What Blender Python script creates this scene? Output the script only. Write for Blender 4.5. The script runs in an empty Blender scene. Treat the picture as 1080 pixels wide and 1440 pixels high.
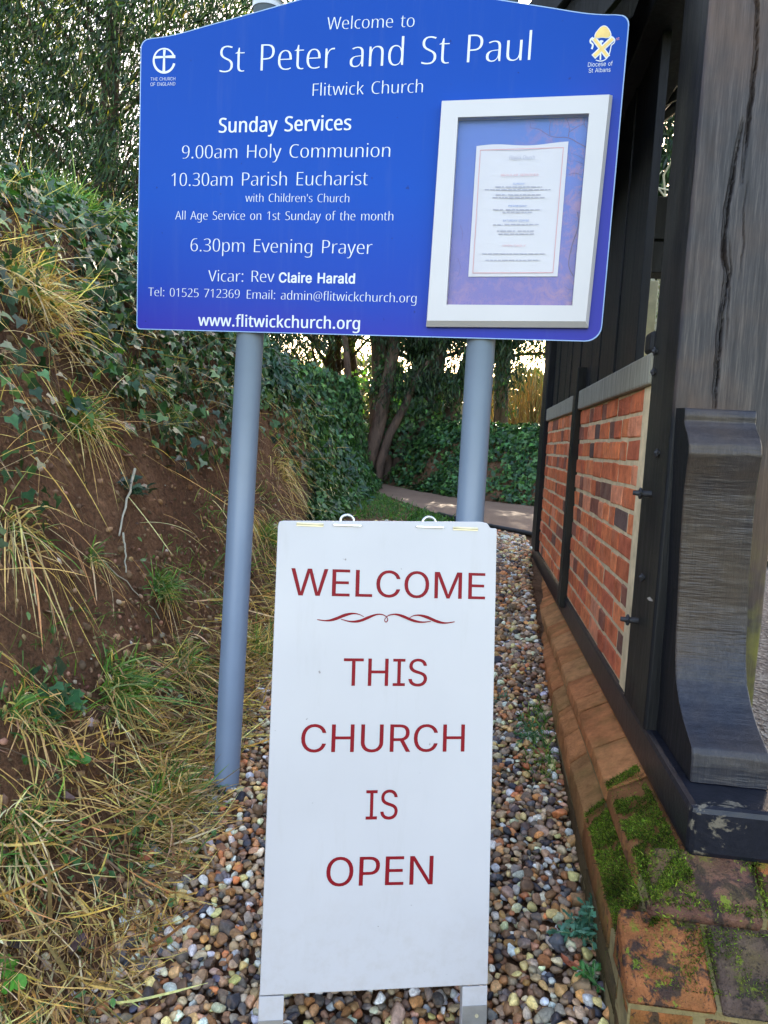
import bpy, bmesh, math, random
import numpy as np
from mathutils import Vector, Matrix
random.seed(7)
rng = np.random.default_rng(11)
S = bpy.context.scene
COL = S.collection
R = math.radians

# ------------------------------------------------------------------ camera
# The world's +Y runs along the brick side wall of the gate, +X to the right.
F = 1040.0                      # focal length in pixels of a 1080 x 1440 picture
EYE = 1.5
_Y = np.array([127., 91., -F]); _Y /= np.linalg.norm(_Y)
_Z = np.cross(np.array([1., -.055, 0.]), _Y); _Z /= np.linalg.norm(_Z)
_X = np.cross(_Y, _Z)
RW = np.array([_X, _Y, _Z])     # camera vector -> world vector
cam_d = bpy.data.cameras.new('camera'); cam = bpy.data.objects.new('camera', cam_d); COL.objects.link(cam)
cam_d.sensor_fit = 'VERTICAL'; cam_d.sensor_height = 24.0; cam_d.lens = 24.0 * F / 1440.0
cam_d.clip_start = .05; cam_d.clip_end = 900
cam_d.dof.use_dof = True; cam_d.dof.focus_distance = 2.3; cam_d.dof.aperture_fstop = 16
m4 = Matrix(RW.tolist()).to_4x4(); m4.translation = (0, 0, EYE); cam.matrix_world = m4
S.camera = cam

# ------------------------------------------------------------------ light
SUN_EL, SUN_AZ = 22.0, 4.0    # low sun behind the trees, straight ahead
w = bpy.data.worlds.new('World'); S.world = w; w.use_nodes = True
nt = w.node_tree; bgn = nt.nodes['Background']
sky = nt.nodes.new('ShaderNodeTexSky'); sky.sky_type = 'NISHITA'; sky.sun_disc = False
sky.sun_elevation = R(SUN_EL); sky.sun_rotation = R(SUN_AZ); sky.air_density = 1.3; sky.dust_density = 2.0; sky.ozone_density = .1
tint = nt.nodes.new('ShaderNodeMix'); tint.data_type = 'RGBA'; tint.blend_type = 'MULTIPLY'; tint.inputs[0].default_value = 1; tint.inputs[7].default_value = (1.05, .955, .99, 1)
nt.links.new(sky.outputs[0], tint.inputs[6]); nt.links.new(tint.outputs[2], bgn.inputs[0]); bgn.inputs[1].default_value = 0.15
sd = bpy.data.lights.new('sun', 'SUN'); sd.energy = 3.0; sd.angle = R(.6); sd.color = (1, .9, .72)
so = bpy.data.objects.new('sun', sd); COL.objects.link(so)
sv = Vector((math.sin(R(SUN_AZ)) * math.cos(R(SUN_EL)), math.cos(R(SUN_AZ)) * math.cos(R(SUN_EL)), math.sin(R(SUN_EL))))
so.rotation_euler = sv.to_track_quat('Z', 'Y').to_euler()
S.view_settings.view_transform = 'Standard'; S.view_settings.look = 'None'
S.view_settings.exposure = 2.76; S.view_settings.gamma = 1.0
S.view_settings.use_curve_mapping = False
S.cycles.max_bounces = 6; S.cycles.diffuse_bounces = 3; S.cycles.glossy_bounces = 3
S.cycles.transparent_max_bounces = 8; S.cycles.transmission_bounces = 4

# ------------------------------------------------------------------ helpers
def ray(x, y):
    v = RW @ np.array([x - 540., 720. - y, -F]); return v / np.linalg.norm(v)
def atY(x, y, Y0): d = ray(x, y); return np.array([0, 0, EYE]) + d * Y0 / d[1]
def atX(x, y, X0): d = ray(x, y); return np.array([0, 0, EYE]) + d * X0 / d[0]
def atP(x, y, p, n):
    d = ray(x, y); o = np.array([0, 0, EYE]); return o + d * (np.dot(np.array(p) - o, n) / np.dot(d, n))
def nrm(v): v = np.asarray(v, float); return v / np.linalg.norm(v)
def sstep(a, b, x):
    t = np.clip((np.asarray(x, float) - a) / (b - a), 0, 1); return t * t * (3 - 2 * t)

_perm = rng.permutation(512)
_gr = rng.normal(size=(512, 3)); _gr /= np.linalg.norm(_gr, axis=1)[:, None]
def noise3(P):
    P = np.asarray(P, float); i = np.floor(P).astype(int); f = P - i; u = f * f * (3 - 2 * f)
    out = 0
    for dx in (0, 1):
        for dy in (0, 1):
            for dz in (0, 1):
                h = _perm[(_perm[(_perm[(i[..., 0] + dx) % 512] + i[..., 1] + dy) % 512] + i[..., 2] + dz) % 512]
                g = _gr[h]; d = f - np.array([dx, dy, dz])
                wgt = (u[..., 0] if dx else 1 - u[..., 0]) * (u[..., 1] if dy else 1 - u[..., 1]) * (u[..., 2] if dz else 1 - u[..., 2])
                out = out + wgt * (g * d).sum(-1)
    return out
def fbm(P, o=4):
    P = np.asarray(P, float); s = 0; a = 1.
    for k in range(o): s = s + a * noise3(P * 2 ** k + 17.3 * k); a *= .5
    return s

def tag(o, label=None, cat=None, group=None, kind=None):
    if label: o['label'] = label
    if cat: o['category'] = cat
    if group: o['group'] = group
    if kind: o['kind'] = kind
    return o
def empty(name, loc):
    o = bpy.data.objects.new(name, None); COL.objects.link(o); o.location = loc; o.empty_display_size = .1; return o
ROOT = {}
def rootloc(p):
    while p is not None and p.parent is not None: p = p.parent
    return np.array(p.location) if p is not None else np.zeros(3)
def link(name, me, mat=None, parent=None, loc=None):
    if mat is not None and not me.materials: me.materials.append(mat)
    o = bpy.data.objects.new(name, me); COL.objects.link(o)
    if parent is not None: o.parent = parent
    if loc is not None: o.location = loc
    return o
def mesh(name, V, Fc, mat, parent=None, smooth=False, cols=None, bevel=0, center=False):
    """World-space verts; a parent's root location is subtracted."""
    V = np.asarray(V, float)
    if parent is not None: V = V - rootloc(parent)
    me = bpy.data.meshes.new(name)
    c = V.mean(0) * 0
    if center and parent is None:
        c = np.array([V[:, 0].mean(), V[:, 1].mean(), V[:, 2].min()]); V = V - c
    if isinstance(Fc, np.ndarray):
        n, k = Fc.shape
        me.vertices.add(len(V)); me.vertices.foreach_set('co', V.astype(np.float32).ravel())
        me.loops.add(n * k); me.loops.foreach_set('vertex_index', Fc.astype(np.int32).ravel())
        me.polygons.add(n); me.polygons.foreach_set('loop_start', np.arange(0, n * k, k, dtype=np.int32))
        me.update(calc_edges=True)
    else:
        me.from_pydata([tuple(v) for v in V], [], [tuple(f) for f in Fc]); me.update()
    if bevel:
        bm = bmesh.new(); bm.from_mesh(me); bmesh.ops.recalc_face_normals(bm, faces=bm.faces)
        bmesh.ops.bevel(bm, geom=list(bm.edges), offset=bevel, segments=2 if bevel > .004 else 1, profile=.5, affect='EDGES')
        bm.to_mesh(me); bm.free()
    if smooth: me.shade_smooth()
    if cols is not None:
        a = me.color_attributes.new('col', 'FLOAT_COLOR', 'POINT')
        c4 = np.ones((len(V), 4), np.float32); c4[:, :3] = cols; a.data.foreach_set('color', c4.ravel())
    o = link(name, me, mat, parent)
    if center and parent is None: o.location = c
    return o
HEX = [(0, 3, 2, 1), (4, 5, 6, 7), (0, 1, 5, 4), (1, 2, 6, 5), (2, 3, 7, 6), (3, 0, 4, 7)]
def boxv(a, b):
    (x0, y0, z0), (x1, y1, z1) = a, b
    return [(x0, y0, z0), (x1, y0, z0), (x1, y1, z0), (x0, y1, z0), (x0, y0, z1), (x1, y0, z1), (x1, y1, z1), (x0, y1, z1)]
def box(name, a, b, mat, parent=None, bevel=.003):
    return mesh(name, boxv(a, b), HEX, mat, parent, bevel=bevel)
def obox(name, o, u, v, n, U, V_, N, mat, parent=None, bevel=.001):
    """Box in a local frame: ranges U, V_, N along axes u, v, n from origin o."""
    P = []
    for nn in N:
        for (uu, vv) in ((U[0], V_[0]), (U[1], V_[0]), (U[1], V_[1]), (U[0], V_[1])):
            P.append(np.asarray(o) + uu * np.asarray(u) + vv * np.asarray(v) + nn * np.asarray(n))
    return mesh(name, P, HEX, mat, parent, bevel=bevel)
def tube_arrays(paths, radii, k=6, cap=False):
    """Many tapered tubes -> one vertex/face array. paths: list of (n,3); radii: list of (n,)"""
    Vs, Fs, off = [], [], 0
    for P, r in zip(paths, radii):
        P = np.asarray(P, float); n = len(P); r = np.broadcast_to(np.asarray(r, float), (n,))
        T = np.gradient(P, axis=0); T /= np.linalg.norm(T, axis=1)[:, None] + 1e-9
        ref = np.array([0, 0, 1.]) if abs(T[:, 2].mean()) < .8 else np.array([1., 0, 0])
        A = np.cross(T, ref); A /= np.linalg.norm(A, axis=1)[:, None] + 1e-9; B = np.cross(T, A)
        an = np.linspace(0, 2 * np.pi, k, endpoint=False)
        ring = P[:, None] + r[:, None, None] * (np.cos(an)[None, :, None] * A[:, None] + np.sin(an)[None, :, None] * B[:, None])
        Vs.append(ring.reshape(-1, 3))
        i = np.arange(n - 1)[:, None] * k; j = np.arange(k)[None]; j2 = (j + 1) % k
        Fs.append(np.stack([i + j, i + j2, i + k + j2, i + k + j], -1).reshape(-1, 4) + off); off += n * k
        if cap:
            for e, s in ((0, 1), (n - 1, -1)):
                Vs.append(P[e:e + 1]); c = off; off += 1
                base = c - (n * k) - (0 if e == 0 else 1) + (e * k)
                q = [(base + a, base + (a + 1) % k, c, c) for a in range(k)]
                Fs.append(np.array(q))
    return np.concatenate(Vs), np.concatenate(Fs)
def tubes(name, paths, radii, mat, parent=None, k=6, cols=None, smooth=True, center=False):
    V, Fc = tube_arrays(paths, radii, k)
    if cols is not None and len(cols) == len(paths):
        cols = np.repeat(np.asarray(cols), [len(p) * k for p in paths], axis=0)
    return mesh(name, V, Fc, mat, parent, smooth, cols, center=center)
def rodv(a, b, r, k=24, r2=None):
    a = np.asarray(a, float); b = np.asarray(b, float)
    V, Fc = tube_arrays([[a, b]], [[r, r2 or r]], k)
    V = np.concatenate([V, [a, b]]); n = len(V)
    F2 = [tuple(f) for f in Fc] + [(i, (i + 1) % k, n - 2) for i in range(k)] + [(k + (i + 1) % k, k + i, n - 1) for i in range(k)]
    return V, F2
def rod(name, a, b, r, mat, parent=None, k=24, r2=None, smooth=True):
    V, Fc = rodv(a, b, r, k, r2); o = mesh(name, V, Fc, mat, parent)
    if smooth: 
        o.data.shade_smooth()
        for p in o.data.polygons:
            if len(p.vertices) == 3: p.use_smooth = False
    return o
def frames(n, d=None, spread=1.0):
    """n random orthonormal frames; columns = x, y, z. If d is given z follows d plus spread."""
    z = rng.normal(size=(n, 3)); z /= np.linalg.norm(z, axis=1)[:, None]
    if d is not None:
        z = np.asarray(d) + z * spread; z /= np.linalg.norm(z, axis=1)[:, None]
    a = rng.normal(size=(n, 3)); x = np.cross(a, z); x /= np.linalg.norm(x, axis=1)[:, None]
    return np.stack([x, np.cross(z, x), z], -1)
def scatter(name, tv, tf, FR, T, scl, mat, parent=None, cols=None, smooth=False):
    """Many copies of one small template as ONE mesh (leaves, pebbles)."""
    tv = np.asarray(tv, float); tf = np.asarray(tf); n = len(T); scl = np.asarray(scl, float)
    if scl.ndim == 1: scl = np.repeat(scl[:, None], 3, 1)
    V = np.einsum('nij,nkj->nki', FR, tv[None] * scl[:, None]) + np.asarray(T)[:, None]
    Fc = (tf[None] + (np.arange(n) * len(tv))[:, None, None]).reshape(-1, tf.shape[1])
    c = None if cols is None else np.repeat(cols, len(tv), axis=0)
    return V.reshape(-1, 3), Fc, c
def smesh(name, parts, mat, parent=None, smooth=False, center=False):
    Vs, Fs, Cs, off = [], [], [], 0
    for V, Fc, c in parts:
        Vs.append(V); Fs.append(Fc + off); Cs.append(c); off += len(V)
    return mesh(name, np.concatenate(Vs), np.concatenate(Fs), mat, parent, smooth, np.concatenate(Cs), center=center)
def blades(base, d, L, W, droop, cols, seg=4, curl=.3):
    """Grass blades as tapered curved strips; returns V, F, C."""
    n = len(base); base = np.asarray(base); d = np.asarray(d, float); d = d / np.linalg.norm(d, axis=1)[:, None]
    side = np.cross(d, rng.normal(size=(n, 3))); side /= np.linalg.norm(side, axis=1)[:, None]
    c = np.cross(d, side) * rng.normal(0, curl, (n, 1))
    t = np.linspace(0, 1, seg + 1)
    P = base[:, None] + L[:, None, None] * (d[:, None] * t[None, :, None] + c[:, None] * (t ** 2)[None, :, None])
    P[..., 2] -= (L * droop)[:, None] * (t ** 2)[None]
    wd = (W[:, None] * np.array([.8] + [1.0] * (seg - 1) + [.12])[None])[..., None] * .5
    V = np.stack([P - side[:, None] * wd, P + side[:, None] * wd], 2).reshape(-1, 3)
    i = (np.arange(n) * (seg + 1) * 2)[:, None] + np.arange(seg)[None] * 2
    Fc = np.stack([i, i + 1, i + 3, i + 2], -1).reshape(-1, 4)
    return V, Fc, np.repeat(cols, (seg + 1) * 2, axis=0)
def pick(pal, n, jit=.12):
    pal = np.asarray(pal, float); c = pal[rng.integers(0, len(pal), n)]
    return np.clip(c * (1 + rng.normal(0, jit, (n, 1))) * (1 + rng.normal(0, jit * .35, (n, 3))), 0, 1)

# ------------------------------------------------------------------ materials
class NB:
    def __init__(s, name):
        s.m = bpy.data.materials.new(name); s.m.use_nodes = True; s.t = s.m.node_tree; s.b = s.t.nodes['Principled BSDF']
    def n(s, typ, **k):
        o = s.t.nodes.new('ShaderNode' + typ)
        for a, v in k.items():
            if a.startswith('i_'): o.inputs[int(a[2:]) if a[2:].isdigit() else a[2:].replace('_', ' ')].default_value = v
            else: setattr(o, a, v)
        return o
    def l(s, a, b):
        s.t.links.new(a.outputs[0] if hasattr(a, 'outputs') else a, b)
    def co(s, kind='Object', scale=(1, 1, 1)):
        t = s.n('TexCoord'); mp = s.n('Mapping'); mp.inputs['Scale'].default_value = scale
        s.l(t.outputs[kind], mp.inputs[0]); return mp
    def noise(s, v, scale, det=4, rough=.6, dist=0):
        t = s.n('TexNoise'); t.inputs['Scale'].default_value = scale; t.inputs['Detail'].default_value = det
        t.inputs['Roughness'].default_value = rough; t.inputs['Distortion'].default_value = dist
        if v is not None: s.l(v, t.inputs['Vector'])
        return t.outputs['Fac']
    def ramp(s, f, stops, mode='LINEAR'):
        r = s.n('ValToRGB'); cr = r.color_ramp; cr.interpolation = mode
        while len(cr.elements) < len(stops): cr.elements.new(.5)
        for e, (p, c) in zip(cr.elements, stops):
            e.position = p; e.color = (c, c, c, 1) if np.isscalar(c) else (*c, 1)
        s.l(f, r.inputs[0]); return r.outputs[0]
    def mix(s, f, a, b, mode='MIX'):
        x = s.n('Mix', data_type='RGBA', blend_type=mode)
        for v, k in ((f, 0), (a, 6), (b, 7)):
            if np.isscalar(v): x.inputs[k].default_value = v if k == 0 else (v, v, v, 1)
            elif isinstance(v, tuple): x.inputs[k].default_value = (*v, 1)
            else: s.l(v, x.inputs[k])
        return x.outputs[2]
    def bump(s, h, strength=.5, dist=.01, prev=None):
        b = s.n('Bump'); b.inputs['Strength'].default_value = strength; b.inputs['Distance'].default_value = dist
        s.l(h, b.inputs['Height'])
        if prev is not None: s.l(prev, b.inputs['Normal'])
        return b.outputs[0]
    def done(s, col=None, rough=.6, nrm_=None, spec=None, metal=None):
        if col is not None:
            if isinstance(col, tuple): s.b.inputs['Base Color'].default_value = (*col, 1)
            else: s.l(col, s.b.inputs['Base Color'])
        if np.isscalar(rough): s.b.inputs['Roughness'].default_value = rough
        else: s.l(rough, s.b.inputs['Roughness'])
        if nrm_ is not None: s.l(nrm_, s.b.inputs['Normal'])
        if spec is not None: s.b.inputs['Specular IOR Level'].default_value = spec
        if metal is not None: s.b.inputs['Metallic'].default_value = metal
        return s.m
def _mr(b, s, a, c):
    r = b.n('MapRange'); r.inputs[1].default_value = a; r.inputs[2].default_value = c; b.l(s, r.inputs[0]); return r.outputs[0]
def foliage(name, rough=.45, trans=.35, spec=.4):
    b = NB(name); a = b.n('Attribute', attribute_name='col'); m = b.done(None, rough, spec=spec)
    v = b.noise(b.co(), 60, 2); c = b.mix(1.0, a.outputs['Color'], b.ramp(v, [(.3, .75), (.7, 1.25)]), 'MULTIPLY')
    b.l(c, b.b.inputs['Base Color'])
    tr = b.n('BsdfTranslucent'); b.l(b.mix(1.0, c, (1.0, 1.15, .35), 'MULTIPLY'), tr.inputs[0])
    mx = b.n('MixShader'); mx.inputs[0].default_value = trans
    b.l(b.b, mx.inputs[1]); b.l(tr, mx.inputs[2]); b.l(mx, b.t.nodes['Material Output'].inputs[0]); return m
def simple(name, c, rough=.5, sc=8, var=.15, bs=.1, bd=.002, spec=None, metal=None, stretch=(1, 1, 1)):
    b = NB(name); v = b.co(scale=stretch); f = b.noise(v, sc, 5)
    col = b.ramp(f, [(.25, tuple(x * (1 - var) for x in c)), (.75, tuple(min(1, x * (1 + var)) for x in c))])
    return b.done(col, rough, b.bump(b.noise(v, sc * 6, 4), bs, bd), spec, metal)

M = {}
M['leaf'] = foliage('ivy_leaf', .42, .2, .38)
M['yew'] = foliage('yew_foliage', .5, .35)
M['grass'] = foliage('grass_blade', .5, .4)
M['straw'] = foliage('dry_straw', .6, .4)
M['stem'] = foliage('woody_stem', .8, .06, .1)
M['moss'] = foliage('moss', .9, .3, .1)
def soil():
    b = NB('soil'); v = b.co(); f = b.noise(v, 3, 6, .65); g = b.noise(v, 45, 6, .7)
    c = b.ramp(f, [(.3, (.12, .062, .035)), (.5, (.25, .132, .072)), (.7, (.38, .21, .115))])
    c = b.mix(b.ramp(g, [(.35, 0), (.7, .85)]), c, (.075, .046, .028)); c = b.mix(b.ramp(b.noise(v, 160, 3, .8), [(.6, 0), (.75, .6)]), c, (.34, .24, .15))
    return b.done(c, .95, b.bump(g, 1, .03, b.bump(b.noise(v, 12, 6, .7), .9, .06)), .1)
M['soil'] = soil()
def bark(name, c1, c2):
    b = NB(name); v = b.co(scale=(1, 1, .25)); f = b.noise(v, 9, 6, .7, .5)
    return b.done(b.ramp(f, [(.35, c1), (.65, c2)]), .85, b.bump(f, .9, .04), .2)
M['bark'] = bark('reddish_bark', (.04, .03, .024), (.15, .10, .075))
M['bark_dark'] = bark('dark_bark', (.02, .015, .012), (.075, .05, .035))
def turf():
    b = NB('turf'); v = b.co(); f = b.noise(v, 1.2, 6); g = b.noise(v, 40, 5)
    c = b.ramp(f, [(.3, (.05, .09, .02)), (.6, (.10, .15, .035)), (.8, (.16, .17, .07))])
    return b.done(b.mix(.5, c, b.ramp(g, [(.3, (.03, .06, .015)), (.7, (.13, .18, .05))])), .9, b.bump(g, .8, .03), .1)
M['turf'] = turf()
def pathm():
    b = NB('brown_path'); v = b.co(); f = b.noise(v, 1.3, 5); g = b.noise(v, 90, 4, .8)
    c = b.ramp(f, [(.3, (.19, .115, .072)), (.7, (.26, .165, .11))])
    c = b.mix(b.ramp(g, [(.45, 0), (.75, .8)]), c, (.20, .16, .13))
    return b.done(c, .85, b.bump(g, .5, .01), .2)
M['path'] = pathm()
def gravm():
    b = NB('fine_gravel'); v = b.co(); vo = b.n('TexVoronoi'); vo.inputs['Scale'].default_value = 60; b.l(v, vo.inputs['Vector'])
    c = b.ramp(vo.outputs['Color'], [(.1, (.05, .04, .035)), (.5, (.12, .10, .085)), (.9, (.26, .24, .21))])
    return b.done(c, .7, b.bump(vo.outputs['Distance'], .8, .01), .3)
M['gravel_fine'] = gravm()
def pebm(name, objcol):
    b = NB(name); v = b.co(scale=(1, 1, 1))
    c = b.n('ObjectInfo').outputs['Color'] if objcol else b.n('Attribute', attribute_name='col').outputs['Color']
    f = b.noise(v, 70 if not objcol else 1.6, 5, .65, .6)
    c = b.mix(1.0, c, b.ramp(f, [(.3, .55), (.5, 1.0), (.7, 1.5)]), 'MULTIPLY')
    c = b.mix(b.ramp(b.noise(v, 22 if not objcol else .8, 3), [(.52, 0), (.68, .45)]), c, (.30, .17, .08))
    return b.done(c, .6, b.bump(b.noise(v, 160 if not objcol else 5, 4), .25, .003 if not objcol else .05), .45)
M['pebble'] = pebm('pebble_flint', False); M['pebble_obj'] = pebm('pebble_flint_single', True)
def brickm():
    b = NB('red_brick'); oi = b.n('ObjectInfo'); v = b.co()
    va = b.n('VectorMath', operation='ADD'); b.l(v, va.inputs[0]); rr = b.n('VectorMath', operation='SCALE'); rr.inputs[0].default_value = (7, 13, 5)
    b.l(oi.outputs['Random'], rr.inputs['Scale']); b.l(rr, va.inputs[1])
    f = b.noise(va, 14, 6, .7); g = b.noise(va, 120, 4, .7)
    c = b.mix(1.0, oi.outputs['Color'], b.ramp(f, [(.3, (.62, .55, .55)), (.52, (1, 1, 1)), (.72, (1.35, 1.3, 1.2))]), 'MULTIPLY')
    c = b.mix(b.ramp(g, [(.6, 0), (.8, .5)]), c, (.07, .035, .03))
    c = b.mix(b.ramp(b.noise(va, 5, 4), [(.58, 0), (.75, .35)]), c, (.42, .30, .22))
    return b.done(c, .88, b.bump(g, .8, .008, b.bump(f, .8, .018)), .15)
M['brick'] = brickm()
def plinthm():
    b = NB('plinth_brick'); oi = b.n('ObjectInfo'); v = b.co(); f = b.noise(v, 16, 6, .7); g = b.noise(v, 110, 4, .7)
    c = b.mix(1.0, oi.outputs['Color'], b.ramp(f, [(.3, .6), (.52, 1), (.72, 1.35)]), 'MULTIPLY')
    vo = b.n('TexVoronoi'); vo.inputs['Scale'].default_value = 17; b.l(b.n('TexCoord').outputs['Object'], vo.inputs['Vector'])
    tc = b.n('TexCoord'); sp = b.n('SeparateXYZ'); b.l(tc.outputs['Object'], sp.inputs[0])
    near = b.n('MapRange'); near.inputs[1].default_value = 1.95; near.inputs[2].default_value = 1.55; b.l(sp.outputs[1], near.inputs[0])
    lich = b.n('Math', operation='MULTIPLY'); b.l(b.ramp(b.noise(v, 19, 5, .6, .3), [(.53, 0), (.59, .9)]), lich.inputs[0]); b.l(near, lich.inputs[1])
    c = b.mix(lich.outputs[0], c, (.045, .034, .03))
    mo = b.n('Math', operation='MULTIPLY'); b.l(b.ramp(b.noise(v, 11, 6, .7), [(.56, 0), (.64, .8)]), mo.inputs[0]); b.l(near, mo.inputs[1])
    c = b.mix(mo.outputs[0], c, (.15, .17, .02))
    c = b.mix(b.ramp(b.noise(v, 6, 5), [(.5, 0), (.7, .5)]), c, (.17, .13, .04))
    sp2 = b.mix(1.0, b.ramp(b.noise(v, 48, 5, .75, .4), [(.54, 0), (.60, .85)]), near, 'MULTIPLY'); c = b.mix(sp2, c, (.04, .03, .026))
    sp3 = b.mix(1.0, b.ramp(b.noise(b.co(scale=(1, 1, 1.1)), 33, 4, .7), [(.60, 0), (.64, .8)]), near, 'MULTIPLY'); c = b.mix(sp3, c, (.20, .25, .03))
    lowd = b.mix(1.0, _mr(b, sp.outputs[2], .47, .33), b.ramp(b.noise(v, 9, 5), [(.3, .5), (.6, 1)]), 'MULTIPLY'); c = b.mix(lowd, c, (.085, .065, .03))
    return b.done(c, .9, b.bump(g, .9, .010, b.bump(f, .9, .022)), .08)
M['plinth'] = plinthm()
M['mortar'] = simple('lime_mortar', (.60, .46, .27), .9, 18, .3, .5, .006)
M['mortar_old'] = simple('mossy_mortar', (.22, .17, .07), .95, 20, .45, .7, .01)
def woodm(name, c1, c2, c3, rough=.55, worn=None, kerf=False, spec=.35, sc=1.0, foot=False):
    b = NB(name); v = b.co(scale=(1, 1, .06)); f = b.mix(.55, b.noise(v, 55 * sc, 7, .65, .3), b.noise(b.co(scale=(1, 1, .035)), 230, 5, .75)); big = b.noise(b.co(), 2.2, 4)
    c = b.ramp(f, [(.28, c1), (.5, c2), (.75, c3)])
    if worn: c = b.mix(b.ramp(big, [(.42, 0), (.62, .85)]), c, b.ramp(f, [(.3, tuple(x * .55 for x in worn)), (.7, worn)]))
    n1 = b.bump(f, .5, .006)
    if foot:     # near-black strip beside the brace on the left; green algae low on the right
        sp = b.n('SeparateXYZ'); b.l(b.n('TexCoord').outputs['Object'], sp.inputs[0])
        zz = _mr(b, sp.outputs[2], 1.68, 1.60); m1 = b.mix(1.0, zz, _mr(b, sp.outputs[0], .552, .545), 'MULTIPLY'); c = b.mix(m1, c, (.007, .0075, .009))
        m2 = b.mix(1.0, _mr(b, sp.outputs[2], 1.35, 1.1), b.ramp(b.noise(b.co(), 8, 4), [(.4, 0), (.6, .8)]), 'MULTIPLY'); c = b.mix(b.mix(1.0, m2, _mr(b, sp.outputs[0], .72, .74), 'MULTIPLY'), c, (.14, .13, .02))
    if kerf:
        kv = b.co(scale=(.08, .3, 1)); k = b.noise(kv, 190, 3, .5)
        msk = b.ramp(b.noise(b.co(), 7, 3), [(.42, .1), (.6, 1)])
        n1 = b.bump(b.mix(1.0, k, msk, 'MULTIPLY'), .6, .004, n1)
        c = b.mix(b.ramp(k, [(.5, 0), (.72, .45)]), c, tuple(x * .45 for x in c1))
    r = b.ramp(f, [(.3, min(1, rough + .15)), (.7, max(.1, rough - .1))])
    return b.done(c, r, n1, spec)
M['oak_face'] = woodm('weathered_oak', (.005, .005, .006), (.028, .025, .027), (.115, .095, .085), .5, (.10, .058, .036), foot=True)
M['oak_grey'] = woodm('grey_oak_rail', (.08, .072, .055), (.28, .26, .20), (.50, .46, .36), .85)
M['oak_black'] = woodm('black_stained_timber', (.002, .0022, .0035), (.005, .0055, .008), (.010, .011, .015), .5, None, spec=.28)
M['oak_side'] = woodm('dark_post_side', (.002, .0022, .0035), (.006, .006, .008), (.015, .014, .014), .5, (.035, .033, .025), spec=.25)
M['brace'] = woodm('sawn_brace', (.006, .007, .011), (.017, .019, .028), (.044, .043, .048), .36, (.06, .042, .03), True)
def sillm():
    b = NB('black_sill'); v = b.co(); f = b.noise(v, 30, 6, .7); pe = b.noise(b.co(scale=(1, 1, .8)), 9, 7, .68, .4)
    c = b.ramp(f, [(.3, (.005, .006, .010)), (.7, (.012, .013, .020))])
    tc = b.n('TexCoord'); sp = b.n('SeparateXYZ'); b.l(tc.outputs['Object'], sp.inputs[0])
    near = b.n('MapRange'); near.inputs[1].default_value = 1.82; near.inputs[2].default_value = 1.66; b.l(sp.outputs[1], near.inputs[0])
    mk = b.n('Math', operation='MULTIPLY'); b.l(b.ramp(pe, [(.615, 0), (.645, .6)]), mk.inputs[0]); b.l(near, mk.inputs[1])
    c = b.mix(mk.outputs[0], c, (.20, .17, .12))
    return b.done(c, b.mix(mk.outputs[0], .32, .8), b.bump(f, .25, .004, b.bump(pe, .3, .01)), .3)
M['sill'] = sillm()
M['iron'] = simple('wrought_iron', (.02, .02, .024), .5, 40, .5, .6, .004, .5)
M['galv'] = simple('galvanised_post', (.175, .225, .292), .4, 5, .06, .06, .002, .5)
M['cap'] = simple('post_cap', (.45, .47, .47), .5, 20, .1)
M['steel'] = simple('bright_steel', (.62, .62, .60), .25, 30, .1, .1, .001, None, .9)
M['brass'] = simple('brassed_hinge', (.62, .55, .36), .4, 30, .15, .1, .001, None, .4)
def whitem():
    b = NB('white_painted_board'); v = b.co(); sp = b.n('SeparateXYZ'); b.l(v, sp.inputs[0])
    c = b.ramp(b.noise(v, 2.2, 5), [(.3, (.445, .435, .44)), (.7, (.48, .47, .475))])
    lo = b.mix(1.0, _mr(b, sp.outputs[2], .42, .05), b.ramp(b.noise(v, 26, 6, .75), [(.46, 0), (.7, .35)]), 'MULTIPLY'); c = b.mix(lo, c, (.30, .23, .16))
    c = b.mix(b.ramp(b.noise(v, 60, 2, .5), [(.76, 0), (.79, .7)]), c, (.16, .13, .12))
    st = b.noise(b.co(scale=(1, 1, .05)), 16, 4, .7); c = b.mix(b.ramp(st, [(.58, 0), (.8, .22)]), c, (.34, .31, .27))
    return b.done(c, b.ramp(b.noise(v, 5, 4), [(.3, .28), (.7, .42)]), b.bump(b.noise(v, 2.5, 3), .06, .006), .35)
M['white'] = whitem()
M['white_case'] = simple('white_frame', (.49, .475, .485), .35, 6, .03, .04, .0008)
M['lead'] = simple('grey_metal_plate', (.30, .29, .27), .5, 30, .2, .2, .001, None, .6)
M['red'] = simple('crimson_vinyl', (.19, .004, .010), .45, 40, .12, .02, .0003, .15)
M['print_white'] = simple('white_vinyl', (.60, .63, .66), .35, 10, .02, .02, .0002)
M['print_yellow'] = simple('yellow_print', (.72, .50, .14), .4, 60, .15, .02, .0002)
M['print_plum'] = simple('plum_print', (.07, .045, .16), .5, 30, .2, .02, .0002)
M['print_pink'] = simple('pink_twig_print', (.36, .22, .36), .5, 30, .2, .02, .0002)
M['edge_blue'] = simple('pale_board_edge', (.25, .38, .62), .5, 10, .05)
M['ink_grey'] = simple('grey_ink', (.34, .34, .43), .6, 20, .1)
M['ink_blue'] = simple('blue_ink', (.06, .16, .45), .6, 20, .1)
M['ink_red'] = simple('faded_red_ink', (.60, .27, .30), .6, 20, .1)
M['paper'] = simple('notice_paper', (.56, .55, .60), .7, 6, .02, .05, .001)
M['rubber'] = simple('black_edging', (.02, .02, .022), .6, 20, .3)
M['stone'] = simple('pale_gravestone', (.42, .41, .38), .9, 9, .3, .5, .02)
M['cream'] = simple('cream_post', (.62, .55, .34), .6, 14, .2, .2, .004)
M['twig'] = simple('dry_twig', (.24, .18, .12), .8, 40, .35, .4, .003)
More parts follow.
